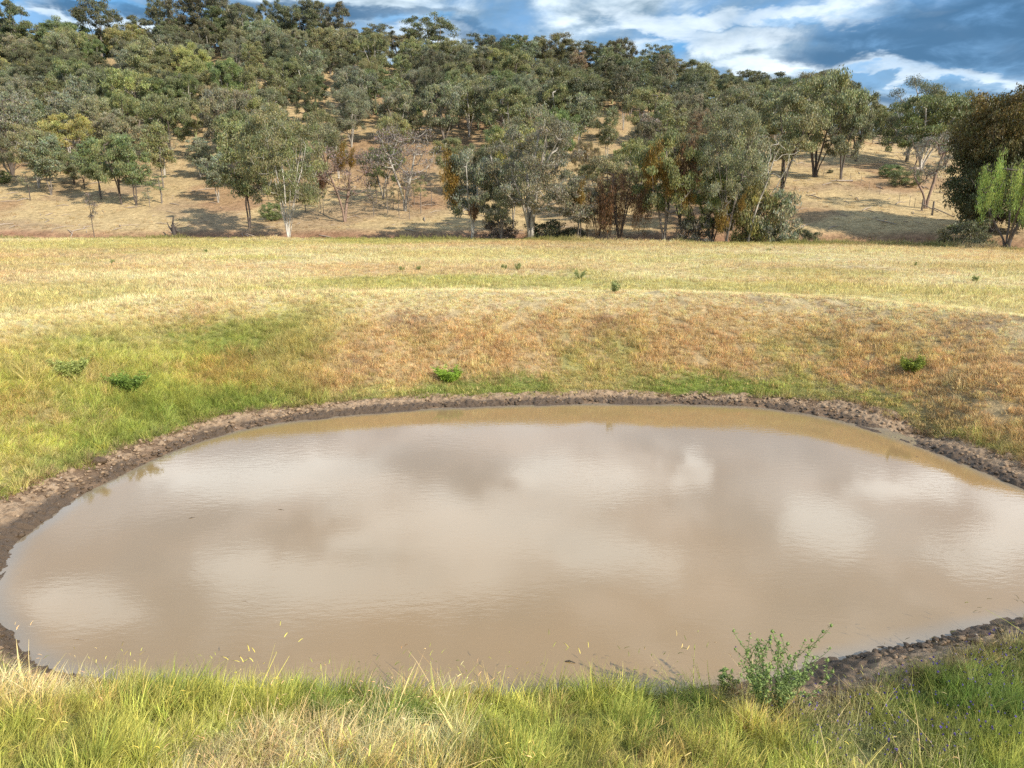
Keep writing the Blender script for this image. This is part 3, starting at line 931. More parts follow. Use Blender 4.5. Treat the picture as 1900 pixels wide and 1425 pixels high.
def leaves(r, C0, n, rc, flat, ll, lw, droop, strand=0.0, shell=0.0):
    """n leaves round each centre in C0; returns verts, faces, colours"""
    m = len(C0); N = m * n
    g = r.normal(0, 1, (N, 3)); gl = np.linalg.norm(g, axis=1, keepdims=True)
    rad = r.random((N, 1)) ** (1 / 2.2)
    P = g / gl * rad
    rc = np.broadcast_to(np.asarray(rc, float), (m,))
    fz = np.where(r.random((N, 1)) < 0.22, 1.42, 1.0)
    P = P * fz * np.repeat(rc, n)[:, None] * np.array([1, 1, flat])
    cen = np.repeat(C0, n, 0)
    P = P + cen
    if strand > 0:
        P[:, 2] -= r.random(N) ** 0.8 * strand * np.repeat(r.uniform(0.4, 1.2, m), n)
        P[:, 0] = cen[:, 0] + (P[:, 0] - cen[:, 0]) * 0.75
    d = r.normal(0, 1, (N, 3)) * (1 - droop) + np.array([0, 0, -1.0]) * droop * 1.6
    d /= np.linalg.norm(d, axis=1, keepdims=True)
    s = np.cross(d, r.normal(0, 1, (N, 3))); s /= np.linalg.norm(s, axis=1, keepdims=True) + 1e-9
    L = ll * r.uniform(0.6, 1.3, (N, 1)); W = lw * r.uniform(0.6, 1.3, (N, 1))
    V = np.stack([P - d * L * 0.5, P + s * W * 0.5 + d * L * 0.05, P + d * L * 0.5, P - s * W * 0.5 - d * L * 0.05], 1).reshape(-1, 3)
    F = np.arange(N * 4).reshape(-1, 4)
    cl = np.repeat(r.uniform(0.78, 1.25, (m, 1)) * np.concatenate([r.uniform(0.93, 1.1, (m, 1)), np.ones((m, 1)), r.uniform(0.9, 1.15, (m, 1))], 1), n, 0)
    lf = r.uniform(0.65, 1.35, (N, 1)) * np.concatenate([r.uniform(0.85, 1.25, (N, 1)), np.ones((N, 1)), r.uniform(0.7, 1.3, (N, 1))], 1)
    C = np.repeat(cl * lf, 4, 0)
    return V, F, C


def make_tree(seed, H=10, W=8, tf=0.3, stems=3, ncl=60, nleaf=170, rc=0.85, ll=0.26, lw=0.085, droop=0.5, flat=0.62, strand=0.0, lean=0.0, r0=0.22, top=0.5, outer=0.45, spread=0.55, kinky=0.35, lowest=0.0, brown_top=None):
    r = np.random.default_rng(seed)
    nodes = [np.array([0, 0, -0.4])]; par = [-1]; att = []
    for s in range(stems):
        az = 6.283 * s / stems + r.normal(0, 0.5); rr = W * 0.5 * spread * (r.uniform(0.35, 1.0) if stems > 1 else r.uniform(0, 0.25))
        tip = np.array([math.cos(az) * rr + lean * H, math.sin(az) * rr, H * r.uniform(0.72, 0.9)])
        k = 7; prev = 0; off = np.zeros(3)
        bend = r.uniform(1.0, 1.7)
        for j in range(1, k + 1):
            tj = j / k
            off = off + r.normal(0, kinky * H * 0.018, 3)
            p = np.array([tip[0] * tj ** bend, tip[1] * tj ** bend, tip[2] * tj]) + off * (1 if j < k else 0.5)
            p[2] = max(p[2], 0.05 * j)
            nodes.append(p); par.append(prev); prev = len(nodes) - 1
            if p[2] > tf * H * 0.75: att.append(prev)
    if not att: att = [len(nodes) - 1]
    zlo = tf * H
    cls = []
    tries = 0
    while len(cls) < ncl and tries < ncl * 40:
        tries += 1
        q = r.random() ** (1 - 0.25 * top)
        R = W * 0.5 * min(1.0, 1.9 * math.sqrt(max(q + 0.12, 0) * (1.06 - q)) if q > top else (0.62 + 0.38 * q / max(top, .01)) * 1.9 * math.sqrt((top + 0.12) * (1.06 - top)))
        f = outer + (1 - outer) * math.sqrt(r.random()); az = r.random() * 6.283
        if r.random() < 0.25: f = r.random()
        p = np.array([math.cos(az) * R * f + lean * H * (0.5 + 0.5 * q), math.sin(az) * R * f, zlo + (H - zlo) * q])
        p[2] += 0.06 * H * math.sin(3 * az + seed) * f
        if all(np.sum((p - c) ** 2) > (rc * 0.75) ** 2 for c in cls): cls.append(p)
    if lowest > 0:
        for c in cls: c[2] = max(c[2], lowest)
    order = sorted(range(len(cls)), key=lambda i: np.hypot(cls[i][0], cls[i][1]) + 0.3 * cls[i][2])
    count = [0] * len(nodes)
    for i in order:
        c = cls[i]
        N = np.array([nodes[a] for a in att]); dv = np.linalg.norm(N - c, axis=1) + 1.5 * np.clip(N[:, 2] - c[2] + 0.1 * np.hypot(N[:, 0] - c[0], N[:, 1] - c[1]), 0, None)
        b = att[int(np.argmin(dv))]
        a = nodes[b]; L = np.linalg.norm(c - a)
        prev = b
        for tq in (0.4, 0.75, 1.0):
            p = a + (c - a) * tq; p = p + np.array([0, 0, -0.10 * L * math.sin(math.pi * tq) if c[2] > a[2] else 0.12 * L * math.sin(math.pi * tq)]) + r.normal(0, 0.04 * L, 3) * (tq < 1)
            nodes.append(p); par.append(prev); prev = len(nodes) - 1
            att.append(prev)
        count += [0, 0, 0]; count[prev] = 1
    tot = count[:] + [0] * (len(nodes) - len(count))
    for i in range(len(nodes) - 1, 0, -1): tot[par[i]] += tot[i]
    mx = max(tot[0], 1)
    rad = [max(r0 * (max(tt, 0.6) / mx) ** 0.52, 0.018) for tt in tot]
    V, F = tube_edges(nodes, par, rad)
    trunk = np_mesh('trunk', V, F, M_BARK, True)
    crown = None
    if nleaf > 0:
        C0 = np.array([cls[i] for i in range(len(cls))])
        V, F, C = leaves(r, C0, nleaf, rc * r.uniform(0.7, 1.3, len(C0)), flat, ll, lw, droop, strand)
        if brown_top is not None:
            f = sstep(brown_top - 0.12, brown_top + 0.12, V[:, 2] / H + 0.3 * (fbm(V[:, 0], V[:, 1], 2.0, 3) - 0.5))[:, None]
            C = C * (1 + f * (np.array([1.6, 1.15, 0.9]) - 1))
        crown = np_mesh('crown', V, F, M_LEAF, False, C)
    return dict(trunk=trunk, crown=crown, H=H, W=W)


V_ = {}
def variant(name, **k):
    V_.setdefault(name, []).append(make_tree(**k))

for s in (11, 12, 13, 14): variant('gum', seed=s, H=10, W=8.6, tf=0.36, stems=3, ncl=60, nleaf=300, rc=0.74, top=0.5, ll=0.29, lw=0.10, flat=0.75, droop=0.6, outer=0.3, r0=0.24)
for s in (21, 22, 23, 24): variant('round', seed=s, H=9, W=9, tf=0.32, stems=4, ncl=68, nleaf=300, rc=0.74, top=0.45, flat=0.72, spread=0.8, ll=0.29, lw=0.10, droop=0.6, outer=0.3, r0=0.24)
for s in (31, 32): variant('slim', seed=s, H=10, W=5, tf=0.36, stems=2, ncl=52, nleaf=160, rc=0.75, top=0.5, r0=0.13, ll=0.32, lw=0.12)
for s in (41, 42, 43): variant('sky', seed=s, H=12, W=9.5, tf=0.34, stems=3, ncl=85, nleaf=150, rc=0.85, top=0.5, flat=0.55, outer=0.35, r0=0.22, spread=0.8, ll=0.38, lw=0.14)
for s in (51, 52): variant('lead', seed=s, H=14, W=10.5, tf=0.30, stems=6, ncl=125, nleaf=300, rc=0.78, ll=0.25, lw=0.09, droop=0.6, flat=0.85, top=0.45, r0=0.2, outer=0.35, spread=0.75)
variant('river', seed=61, H=14, W=11, tf=0.28, stems=5, ncl=125, nleaf=280, rc=0.8, ll=0.25, lw=0.085, droop=0.55, top=0.5, r0=0.46, outer=0.35, spread=0.95, flat=0.75)
variant('open', seed=71, H=9, W=7.5, tf=0.45, stems=5, ncl=60, nleaf=60, rc=0.8, top=0.5, r0=0.2, spread=1.2)
variant('open', seed=72, H=10, W=8, tf=0.38, stems=2, ncl=80, nleaf=55, rc=0.85, top=0.5, r0=0.22, spread=1.1)
variant('vee', seed=81, H=9, W=7.5, tf=0.40, stems=2, ncl=50, nleaf=90, rc=0.75, top=0.55, r0=0.24, spread=1.25)
variant('sapling', seed=91, H=5, W=1.9, tf=0.4, stems=1, ncl=16, nleaf=70, rc=0.4, ll=0.18, lw=0.06, r0=0.06)
variant('sapling', seed=92, H=5, W=1.6, tf=0.5, stems=1, ncl=12, nleaf=60, rc=0.35, ll=0.18, lw=0.06, r0=0.055)
for s in (101, 102): variant('shrub', seed=s, H=3.5, W=5, tf=0.05, stems=5, ncl=60, nleaf=150, rc=0.6, top=0.3, r0=0.08, spread=1.0, lowest=0.45)
variant('dense', seed=111, H=15, W=12.5, tf=0.06, stems=4, ncl=300, nleaf=260, rc=1.15, top=0.35, r0=0.4, outer=0.45, flat=0.75, ll=0.34, lw=0.14, spread=0.8, lowest=1.2, brown_top=0.62)
variant('clumpy', seed=121, H=15, W=9.5, tf=0.30, stems=2, ncl=30, nleaf=520, rc=1.35, top=0.55, r0=0.35, outer=0.6, flat=0.7, ll=0.28, lw=0.10)
variant('weep', seed=131, H=8, W=7, tf=0.5, stems=4, ncl=60, nleaf=190, rc=0.6, ll=0.32, lw=0.05, droop=0.85, strand=3.4, r0=0.2, spread=1.0, top=0.4)
variant('willow', seed=141, H=10, W=8, tf=0.42, stems=4, ncl=70, nleaf=220, rc=0.55, ll=0.26, lw=0.055, droop=0.88, strand=2.8, r0=0.28, spread=1.3, top=0.5)
variant('conic', seed=151, H=7, W=3.2, tf=0.05, stems=1, ncl=45, nleaf=150, rc=0.5, top=0.08, r0=0.12)
variant('bare', seed=161, H=9, W=5.5, tf=0.55, stems=2, ncl=26, nleaf=8, rc=0.5, r0=0.12, lean=0.45, spread=0.8)

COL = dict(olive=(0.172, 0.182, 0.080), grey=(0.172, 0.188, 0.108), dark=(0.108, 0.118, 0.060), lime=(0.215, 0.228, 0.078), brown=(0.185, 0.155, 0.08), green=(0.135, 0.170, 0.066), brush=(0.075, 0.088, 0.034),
           gold=(0.21, 0.145, 0.032), willow=(0.24, 0.315, 0.075), mauve=(0.165, 0.148, 0.112), rust=(0.165, 0.105, 0.05))
BARK = dict(pale=(0.44, 0.40, 0.33), dark=(0.10, 0.08, 0.065), grey=(0.20, 0.17, 0.14), red=(0.28, 0.19, 0.14), white=(0.58, 0.54, 0.47))
TREES = []


def depth_of(p): return p[1] * math.cos(PITCH) + (CAMH - p[2]) * math.sin(PITCH)


def to_px(p):
    d = depth_of(p); up = (p[2] - CAMH) * math.cos(PITCH) + p[1] * math.sin(PITCH)
    return 950 + FPX * p[0] / d, 712.5 - FPX * up / d


def place(style, pos, H, W, col, bark, label, name='gum_tree', cat='tree', group=None, rz=None, idx=None, jit=0.12):
    vs = V_[style]; v = vs[rng.integers(len(vs)) if idx is None else idx]
    sz = H / v['H']; sx = W / v['W']
    rz = rng.uniform(0, 6.283) if rz is None else rz
    t = empty(name, pos, rz, (sx, sx, sz))
    tag(t, label, cat, group)
    a = mk_obj('trunk', v['trunk'], t); a.color = (*BARK[bark], 1)
    if v['crown'] is not None:
        b = mk_obj('crown', v['crown'], t)
        c = np.array(COL[col]) * 1.2 * rng.uniform(1 - jit, 1 + jit) * rng.uniform(0.93, 1.07, 3)
        b.color = (*c, 1)
    TREES.append((t, pos))
    return t


# (px, base y, top y, width px, style, leaf colour, bark, name, label)
FRONT = [
    (24, 325, 182, 120, 'open', 'grey', 'dark', 'gum_tree', 'broad grey-green gum with several dark stems at the left edge of the hillside'),
    (56, 372, 322, 26, 'sapling', 'grey', 'dark', 'gum_sapling', 'thin sapling standing alone on bare grass near the left edge'),
    (95, 362, 264, 62, 'slim', 'grey', 'grey', 'gum_tree', 'thin grey-leaved gum with a pale crooked stem near the left edge'),
    (138, 343, 283, 58, 'gum', 'olive', 'dark', 'gum_tree', 'low olive gum just behind its twin, left of the drooping green pair'),
    (157, 351, 296, 46, 'gum', 'grey', 'dark', 'gum_tree', 'low dark-stemmed gum in front of its olive twin on the left slope'),
    (188, 370, 268, 58, 'slim', 'green', 'grey', 'gum_tree', 'dark green slim gum, left one of the three along the top of the bare slope'),
    (226, 380, 262, 78, 'gum', 'olive', 'dark', 'gum_tree', 'olive gum with a forked dark trunk, middle of the three along the bare slope'),
    (254, 382, 266, 60, 'slim', 'green', 'dark', 'gum_tree', 'narrow drooping green gum, right one of the three along the bare slope'),
    (300, 378, 331, 40, 'sapling', 'green', 'grey', 'gum_sapling', 'small bright green bushy sapling between the three slope gums and the stump'),
    (278, 385, 352, 20, 'sapling', 'grey', 'grey', 'gum_sapling', 'tiny sapling beside the bright green bushy one'),
    (175, 436, 364, 22, 'sapling', 'mauve', 'dark', 'gum_sapling', 'lone pole-like grey sapling at the foot of the bare slope by the field edge'),
    (405, 376, 294, 52, 'slim', 'grey', 'pale', 'gum_tree', 'small grey-green gum with two pale stems right of the bright green sapling'),
    (372, 330, 262, 44, 'slim', 'grey', 'pale', 'gum_tree', 'slender pale-trunked gum in the hollow above the shaded ground'),
    (306, 330, 250, 60, 'open', 'grey', 'pale', 'gum_tree', 'half-dead gum with bare white upper limbs above the bright green sapling'),
    (463, 422, 252, 84, 'slim', 'olive', 'dark', 'gum_tree', 'tall slender olive gum immediately left of the big many-stemmed front gum'),
    (536, 438, 226, 150, 'lead', 'olive', 'white', 'gum_tree', 'big leafy many-stemmed gum with white lower trunks at the field edge'),
    (640, 412, 280, 118, 'open', 'mauve', 'red', 'gum_tree', 'open vase-shaped gum with rust-brown mistletoe right of the big leafy front gum'),
    (752, 392, 244, 118, 'open', 'mauve', 'pale', 'gum_tree', 'thin-leaved greyish gum with a pale V fork on the open slope'),
    (876, 441, 292, 112, 'gum', 'grey', 'white', 'gum_tree', 'gum with twin white trunks and golden mistletoe on its left side, at the field edge'),
    (930, 436, 330, 70, 'gum', 'grey', 'grey', 'gum_tree', 'small grey-green gum between the twin white trunks and the spreading river gum'),
    (985, 446, 232, 175, 'river', 'grey', 'pale', 'river_gum', 'largest spreading grey-green river gum with white limbs at the creek, centre'),
    (1075, 436, 340, 60, 'slim', 'grey', 'grey', 'gum_tree', 'slim gum with an orange-brown top just right of the spreading river gum'),
    (1150, 449, 318, 100, 'weep', 'rust', 'dark', 'weeping_tree', 'weeping reddish-brown tree with foliage hanging to the ground at the creek'),
    (1110, 448, 352, 54, 'weep', 'rust', 'dark', 'weeping_tree', 'narrow weeping brown tree on the left shoulder of the larger weeping one'),
    (1232, 449, 268, 120, 'gum', 'olive', 'grey', 'gum_tree', 'gum loaded with hanging golden-brown mistletoe at the creek, right of the weeping trees'),
    (1320, 449, 330, 95, 'round', 'lime', 'dark', 'gum_tree', 'yellow-green bushy tree leaning over the creek right of the mistletoe-laden gum'),
    (1347, 449, 222, 130, 'lead', 'grey', 'grey', 'gum_tree', 'tall grey-green gum with many thin upright stems at the field edge, right of centre'),
    (1386, 449, 262, 90, 'bare', 'grey', 'pale', 'gum_tree', 'nearly bare pale gum leaning right from the field edge beside the grey-green bush'),
    (1450, 353, 196, 118, 'gum', 'olive', 'dark', 'gum_tree', 'olive gum with a stout dark trunk at the left edge of the golden paddock'),
    (1512, 329, 160, 140, 'round', 'olive', 'dark', 'gum_tree', 'largest dark-trunked gum at the top left of the golden paddock'),
    (1560, 333, 205, 86, 'gum', 'grey', 'dark', 'gum_tree', 'gum on one slender leaning trunk right of the largest dark-trunked paddock gum'),
    (1588, 300, 188, 90, 'gum', 'olive', 'grey', 'gum_tree', 'olive gum at the end of the tree line beside the upper paddock'),
    (1717, 387, 258, 96, 'vee', 'mauve', 'red', 'gum_tree', 'thin gum with a wide V of reddish limbs beside the fence posts'),
    (1708, 317, 192, 140, 'round', 'green', 'white', 'gum_tree', 'dense green gum on short leaning white trunks above the V-limbed gum'),
    (1752, 312, 190, 100, 'round', 'olive', 'grey', 'gum_tree', 'yellowish-topped gum behind the dense green gum, left of the brown-topped giant'),
    (1682, 300, 166, 96, 'clumpy', 'dark', 'pale', 'gum_tree', 'tall dark gum with clumps of foliage and sky gaps standing above the upper paddock'),
    (1836, 446, 196, 168, 'dense', 'brush', 'dark', 'broad_tree', 'huge dense dark tree with brown-tipped crown reaching the ground at the right edge'),
    (1893, 300, 195, 70, 'sky', 'grey', 'grey', 'gum_tree', 'grey gum crown showing behind the brown-topped giant at the right edge'),
    (1868, 460, 288, 128, 'willow', 'willow', 'dark', 'willow_tree', 'bright lime-green willow with dark crooked limbs in front of the giant dark tree'),
    (1925, 462, 300, 100, 'willow', 'willow', 'dark', 'willow_tree', 'second lime-green willow cut by the right edge of the photo'),
]
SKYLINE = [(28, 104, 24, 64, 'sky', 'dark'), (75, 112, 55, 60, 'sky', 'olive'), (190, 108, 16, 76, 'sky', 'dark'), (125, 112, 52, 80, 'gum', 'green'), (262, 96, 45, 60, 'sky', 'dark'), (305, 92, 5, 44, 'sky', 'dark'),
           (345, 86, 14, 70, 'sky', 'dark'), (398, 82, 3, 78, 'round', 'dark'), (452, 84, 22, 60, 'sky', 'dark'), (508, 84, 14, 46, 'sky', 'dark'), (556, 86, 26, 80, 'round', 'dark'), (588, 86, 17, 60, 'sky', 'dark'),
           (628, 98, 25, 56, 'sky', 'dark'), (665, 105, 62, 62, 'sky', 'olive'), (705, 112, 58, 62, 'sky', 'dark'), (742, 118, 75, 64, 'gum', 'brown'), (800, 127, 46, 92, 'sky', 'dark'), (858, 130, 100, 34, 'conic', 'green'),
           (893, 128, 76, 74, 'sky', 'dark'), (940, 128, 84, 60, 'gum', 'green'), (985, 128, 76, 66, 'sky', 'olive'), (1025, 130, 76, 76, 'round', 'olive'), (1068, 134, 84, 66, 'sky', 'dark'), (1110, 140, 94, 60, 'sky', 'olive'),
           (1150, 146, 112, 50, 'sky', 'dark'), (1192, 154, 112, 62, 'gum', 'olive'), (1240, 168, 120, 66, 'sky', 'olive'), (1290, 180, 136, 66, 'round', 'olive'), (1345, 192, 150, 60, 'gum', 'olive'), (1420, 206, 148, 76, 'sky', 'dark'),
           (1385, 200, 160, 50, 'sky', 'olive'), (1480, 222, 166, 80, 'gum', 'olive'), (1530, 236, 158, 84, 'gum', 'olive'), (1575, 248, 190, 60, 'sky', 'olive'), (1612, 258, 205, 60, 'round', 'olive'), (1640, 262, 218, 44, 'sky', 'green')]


def build_front():
    out = []
    for (px, by, ty, w, st, c, b, nm, lab) in FRONT:
        p = ground_hit(px, min(by, 9999), 60)
        if by > 430:      # bases stand at the brink of the creek
            x, y, z = px_dir(px, by)
            yc = float(np.interp(x / y, U_T, YC_T)); Y = yc + {'dense': 11.0, 'willow': -1.5, 'weep': 2.5, 'round': 4.0}.get(st, 1.0); X = x / y * Y
            p = np.array([X, Y, float(terrain([X], [Y])[0])])
            by = to_px(p)[1]
        d = depth_of(p); H = (by - ty) / FPX * d / math.cos(PITCH) * 0.97; W = w / FPX * d
        k = {'olive': 'olive'}.get(c, c)
        rz = {'lead': 0.6}.get(st)
        if st == 'bare': rz = 0.15
        if st == 'vee': rz = math.radians(0)
        name = nm
        cat = 'sapling' if 'sapling' in nm else 'tree'
        t = place(st, p, H, W, c, b, lab, nm, cat, rz=rz)
        t['px'] = px
        out.append((px, t, H, W, st))
    # hanging mistletoe: child parts with a look of their own
    r = np.random.default_rng(77)
    C0 = r.normal(0, 0.45, (12, 3)) * np.array([1, 1, 1.2]); V, F, C = leaves(r, C0, 260, 0.5, 1.0, 0.26, 0.06, 0.85, 1.5)
    mist = np_mesh('mistletoe', V, F, M_LEAF, False, C)
    spots = {640: [(-2.6, -1.0, 0.66, 1.0, 'rust'), (0.6, -1.5, 0.92, 0.95, 'gold'), (1.8, -0.8, 0.88, 0.7, 'gold')], 876: [(-2.6, -1.2, 0.86, 1.2, 'gold'), (-2.3, -1.0, 0.66, 1.1, 'gold'), (0.2, -1.0, 0.42, 0.7, 'rust')],
             1232: [(-1.8, -1.6, 0.80, 1.3, 'gold'), (1.9, -1.8, 0.80, 1.45, 'rust'), (0.2, -2.2, 0.68, 1.1, 'gold'), (2.2, -1.2, 0.52, 0.9, 'gold'), (-2.8, -0.8, 0.45, 0.8, 'rust')],
             1347: [(-1.0, -1.5, 0.24, 0.8, 'gold'), (1.1, -1.5, 0.34, 0.5, 'gold')], 1075: [(0.0, -0.8, 0.85, 0.8, 'gold')]}
    for px, t, H, W, st in out:
        for (dx, dy, fz, s, c) in spots.get(px, []):
            o = mk_obj('mistletoe', mist, t)
            a = t.rotation_euler[2]; sx, _, sz = t.scale
            lx = (dx * math.cos(-a) - dy * math.sin(-a)) / sx; ly = (dx * math.sin(-a) + dy * math.cos(-a)) / sx
            o.location = (lx, ly, fz * H / sz); o.scale = (s / sx, s / sx, s / sz); o.color = (*COL[c], 1)
            if c == 'gold': o['label'] = 'golden hanging mistletoe'
            else: o['label'] = 'rust-brown hanging mistletoe'
    for i, (px, by, ty, w, st, c) in enumerate(SKYLINE):
        x, y, z = px_dir(px, by)
        u = x / y; Dr = float(np.interp(u, _u, D_R)); Y = Dr - 4 + (i % 3) * 3; X = u * Y
        p = np.array([X, Y, float(terrain([X], [Y])[0])])
        bx, b2 = to_px(p); d = depth_of(p); H = max((b2 - ty) / FPX * d / math.cos(PITCH), 4); W = w / FPX * d * 1.05
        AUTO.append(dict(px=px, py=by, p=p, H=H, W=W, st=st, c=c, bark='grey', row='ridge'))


AUTO = []
build_front()


def build_auto():
    r = np.random.default_rng(2024)
    taken = [(p[0], p[1], 5.0) for _, p in TREES] + [(a['p'][0], a['p'][1], 5.0) for a in AUTO]
    target = 300 - len(TREES) - len(AUTO) - 16
    got = 0; tries = 0
    while got < target and tries < 60000:
        tries += 1
        u = r.uniform(-0.86, 0.56); Y = r.uniform(88, 236); X = u * Y
        Dr = np.interp(u, _u, D_R); yc = np.interp(u, U_T, YC_T)
        if Y > Dr - 2 or Y < yc + 7: continue
        if r.random() > (Y / 236) ** 0.4: continue
        md = r.uniform(5.8, 9.0)
        q_ = to_px((X, Y, float(terrain([X], [Y])[0])))
        if q_[0] < 560 and q_[1] > 275: md -= 0.8
        if vnoise(X, Y, 17, 303) > 0.8: md += 1.5
        if any((X - a) ** 2 + (Y - b) ** 2 < max(md, 0) ** 2 for a, b, _ in taken): continue
        z = float(terrain([X], [Y])[0]); p = np.array([X, Y, z]); px, py = to_px(p)
        if px < 430 and py > 362 - 12 * vnoise(px, 0, 60, 5): continue
        if 430 <= px < 900 and py > 372: continue
        if px > 1425 and py > 322 - (px - 1425) * 0.25: continue
        if px > 1600: continue
        if 560 < px < 800 and 340 < py and r.random() < 0.7: continue
        f = vnoise(X, Y, 22, 201)
        rr = r.random()
        c = 'olive' if rr < 0.36 else 'grey' if rr < 0.74 else 'green' if rr < 0.82 else 'dark' if rr < 0.92 else 'lime' if rr < 0.96 else 'mauve' if rr < 0.98 else 'brown'
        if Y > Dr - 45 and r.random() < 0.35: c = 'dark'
        st = 'gum' if rr * 7 % 1 < 0.42 else 'round' if rr * 7 % 1 < 0.72 else 'slim' if rr * 7 % 1 < 0.9 else 'lead'
        H = r.uniform(8.5, 12.5) * (0.85 if py > 300 else 1.0); W = H * {'gum': 0.85, 'round': 0.98, 'slim': 0.55, 'lead': 0.75}[st] * r.uniform(0.78, 1.08)
        AUTO.append(dict(px=px, py=py, p=p, H=H, W=W, st=st, c=c, bark=r.choice(['pale', 'grey', 'dark', 'white', 'pale']), row=None))
        taken.append((X, Y, md)); got += 1
    # thin saplings on the open slope in the middle
    for k in range(16):
        px = r.uniform(565, 860); py = r.uniform(372, 412)
        p = ground_hit(px, py, 80)
        AUTO.append(dict(px=px, py=py, p=p, H=r.uniform(3.2, 6.0), W=r.uniform(1.2, 2.2), st='sapling', c=r.choice(['grey', 'mauve', 'olive']), bark='grey', row='saplings'))
    cn = {'olive': 'olive', 'grey': 'grey-green', 'green': 'mid green', 'dark': 'dark green', 'lime': 'yellow-green', 'mauve': 'thin greyish', 'brown': 'brownish'}
    cols = [(120, 'far left end'), (300, 'left part'), (560, 'left middle part'), (760, 'left of centre'), (960, 'centre'), (1180, 'above the weeping trees'), (1400, 'right part'), (3000, 'right shoulder')]
    groups = {}
    for a in AUTO:
        zone = next(z for lim, z in cols if a['px'] < lim)
        Dr = float(np.interp(a['p'][0] / a['p'][1], _u, D_R)); yc = float(np.interp(a['p'][0] / a['p'][1], U_T, YC_T))
        q = (a['p'][1] - yc) / (Dr - yc)
        row = a['row'] or ('lower slope' if q < 0.3 else 'middle slope' if q < 0.6 else 'upper slope')
        shape = {'sky': 'flat-topped', 'gum': 'domed', 'round': 'broad round', 'slim': 'narrow', 'lead': 'bushy', 'conic': 'cone-shaped', 'sapling': 'spindly'}[a['st']]
        a['key'] = (shape, cn[a['c']], row, zone)
        groups.setdefault(a['key'], []).append(a)
    ords = ['leftmost', 'second from left', 'third from left', 'fourth from left', 'fifth from left', 'sixth from left', 'seventh from left', 'eighth from left', 'ninth from left']
    nums = ['', 'one', 'two', 'three', 'four', 'five', 'six', 'seven', 'eight', 'nine']
    for key, lst in groups.items():
        lst.sort(key=lambda a: a['px'])
        shape, cc, row, zone = key
        if row == 'saplings': base = f"spindly {cc} sapling on the open slope, {zone}"
        elif row == 'ridge': base = f"{shape} {cc} gum on the ridge, {zone}"
        else: base = f"{shape} {cc} gum, {row}, {zone}"
        for i, a in enumerate(lst):
            lab = base
            if len(lst) > 1:
                w = ords[i] if i < len(lst) - 1 else 'rightmost'
                lab = base + f", {w} of {nums[len(lst)]}"
            grp = {'ridge': 'gums along the ridge skyline', 'saplings': 'saplings on the open slope'}.get(row, 'gums covering the hillside')
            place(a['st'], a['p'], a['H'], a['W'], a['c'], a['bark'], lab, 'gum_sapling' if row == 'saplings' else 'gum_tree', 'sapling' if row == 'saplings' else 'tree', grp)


build_auto()


def far_wood():
    r = np.random.default_rng(5); V, F, C = [], [], []; nf = 0
    for k in range(150):
        u = r.uniform(0.40, 0.95); Y = r.uniform(235, 440); X = u * Y
        z = float(terrain([X], [Y])[0])
        n = 26
        C0 = np.array([X, Y, z]) + np.stack([r.normal(0, 2.6, n), r.normal(0, 2.6, n), 3.5 + 6.5 * r.random(n) ** 0.8], 1)
        v, f, c = leaves(r, C0, 26, 1.3, 0.7, 0.75, 0.45, 0.4)
        V.append(v); F.append(f + nf); nf += len(v); C.append(c * r.uniform(0.8, 1.2))
    me = np_mesh('distant_woodland', np.vstack(V), np.vstack(F), M_LEAF, False, np.vstack(C))
    o = mk_obj('distant_woodland', me); o.color = (0.075, 0.10, 0.065, 1)
    tag(o, 'far bluish-green wooded ridge seen past the end of the hill', 'woodland', kind='stuff')


far_wood()

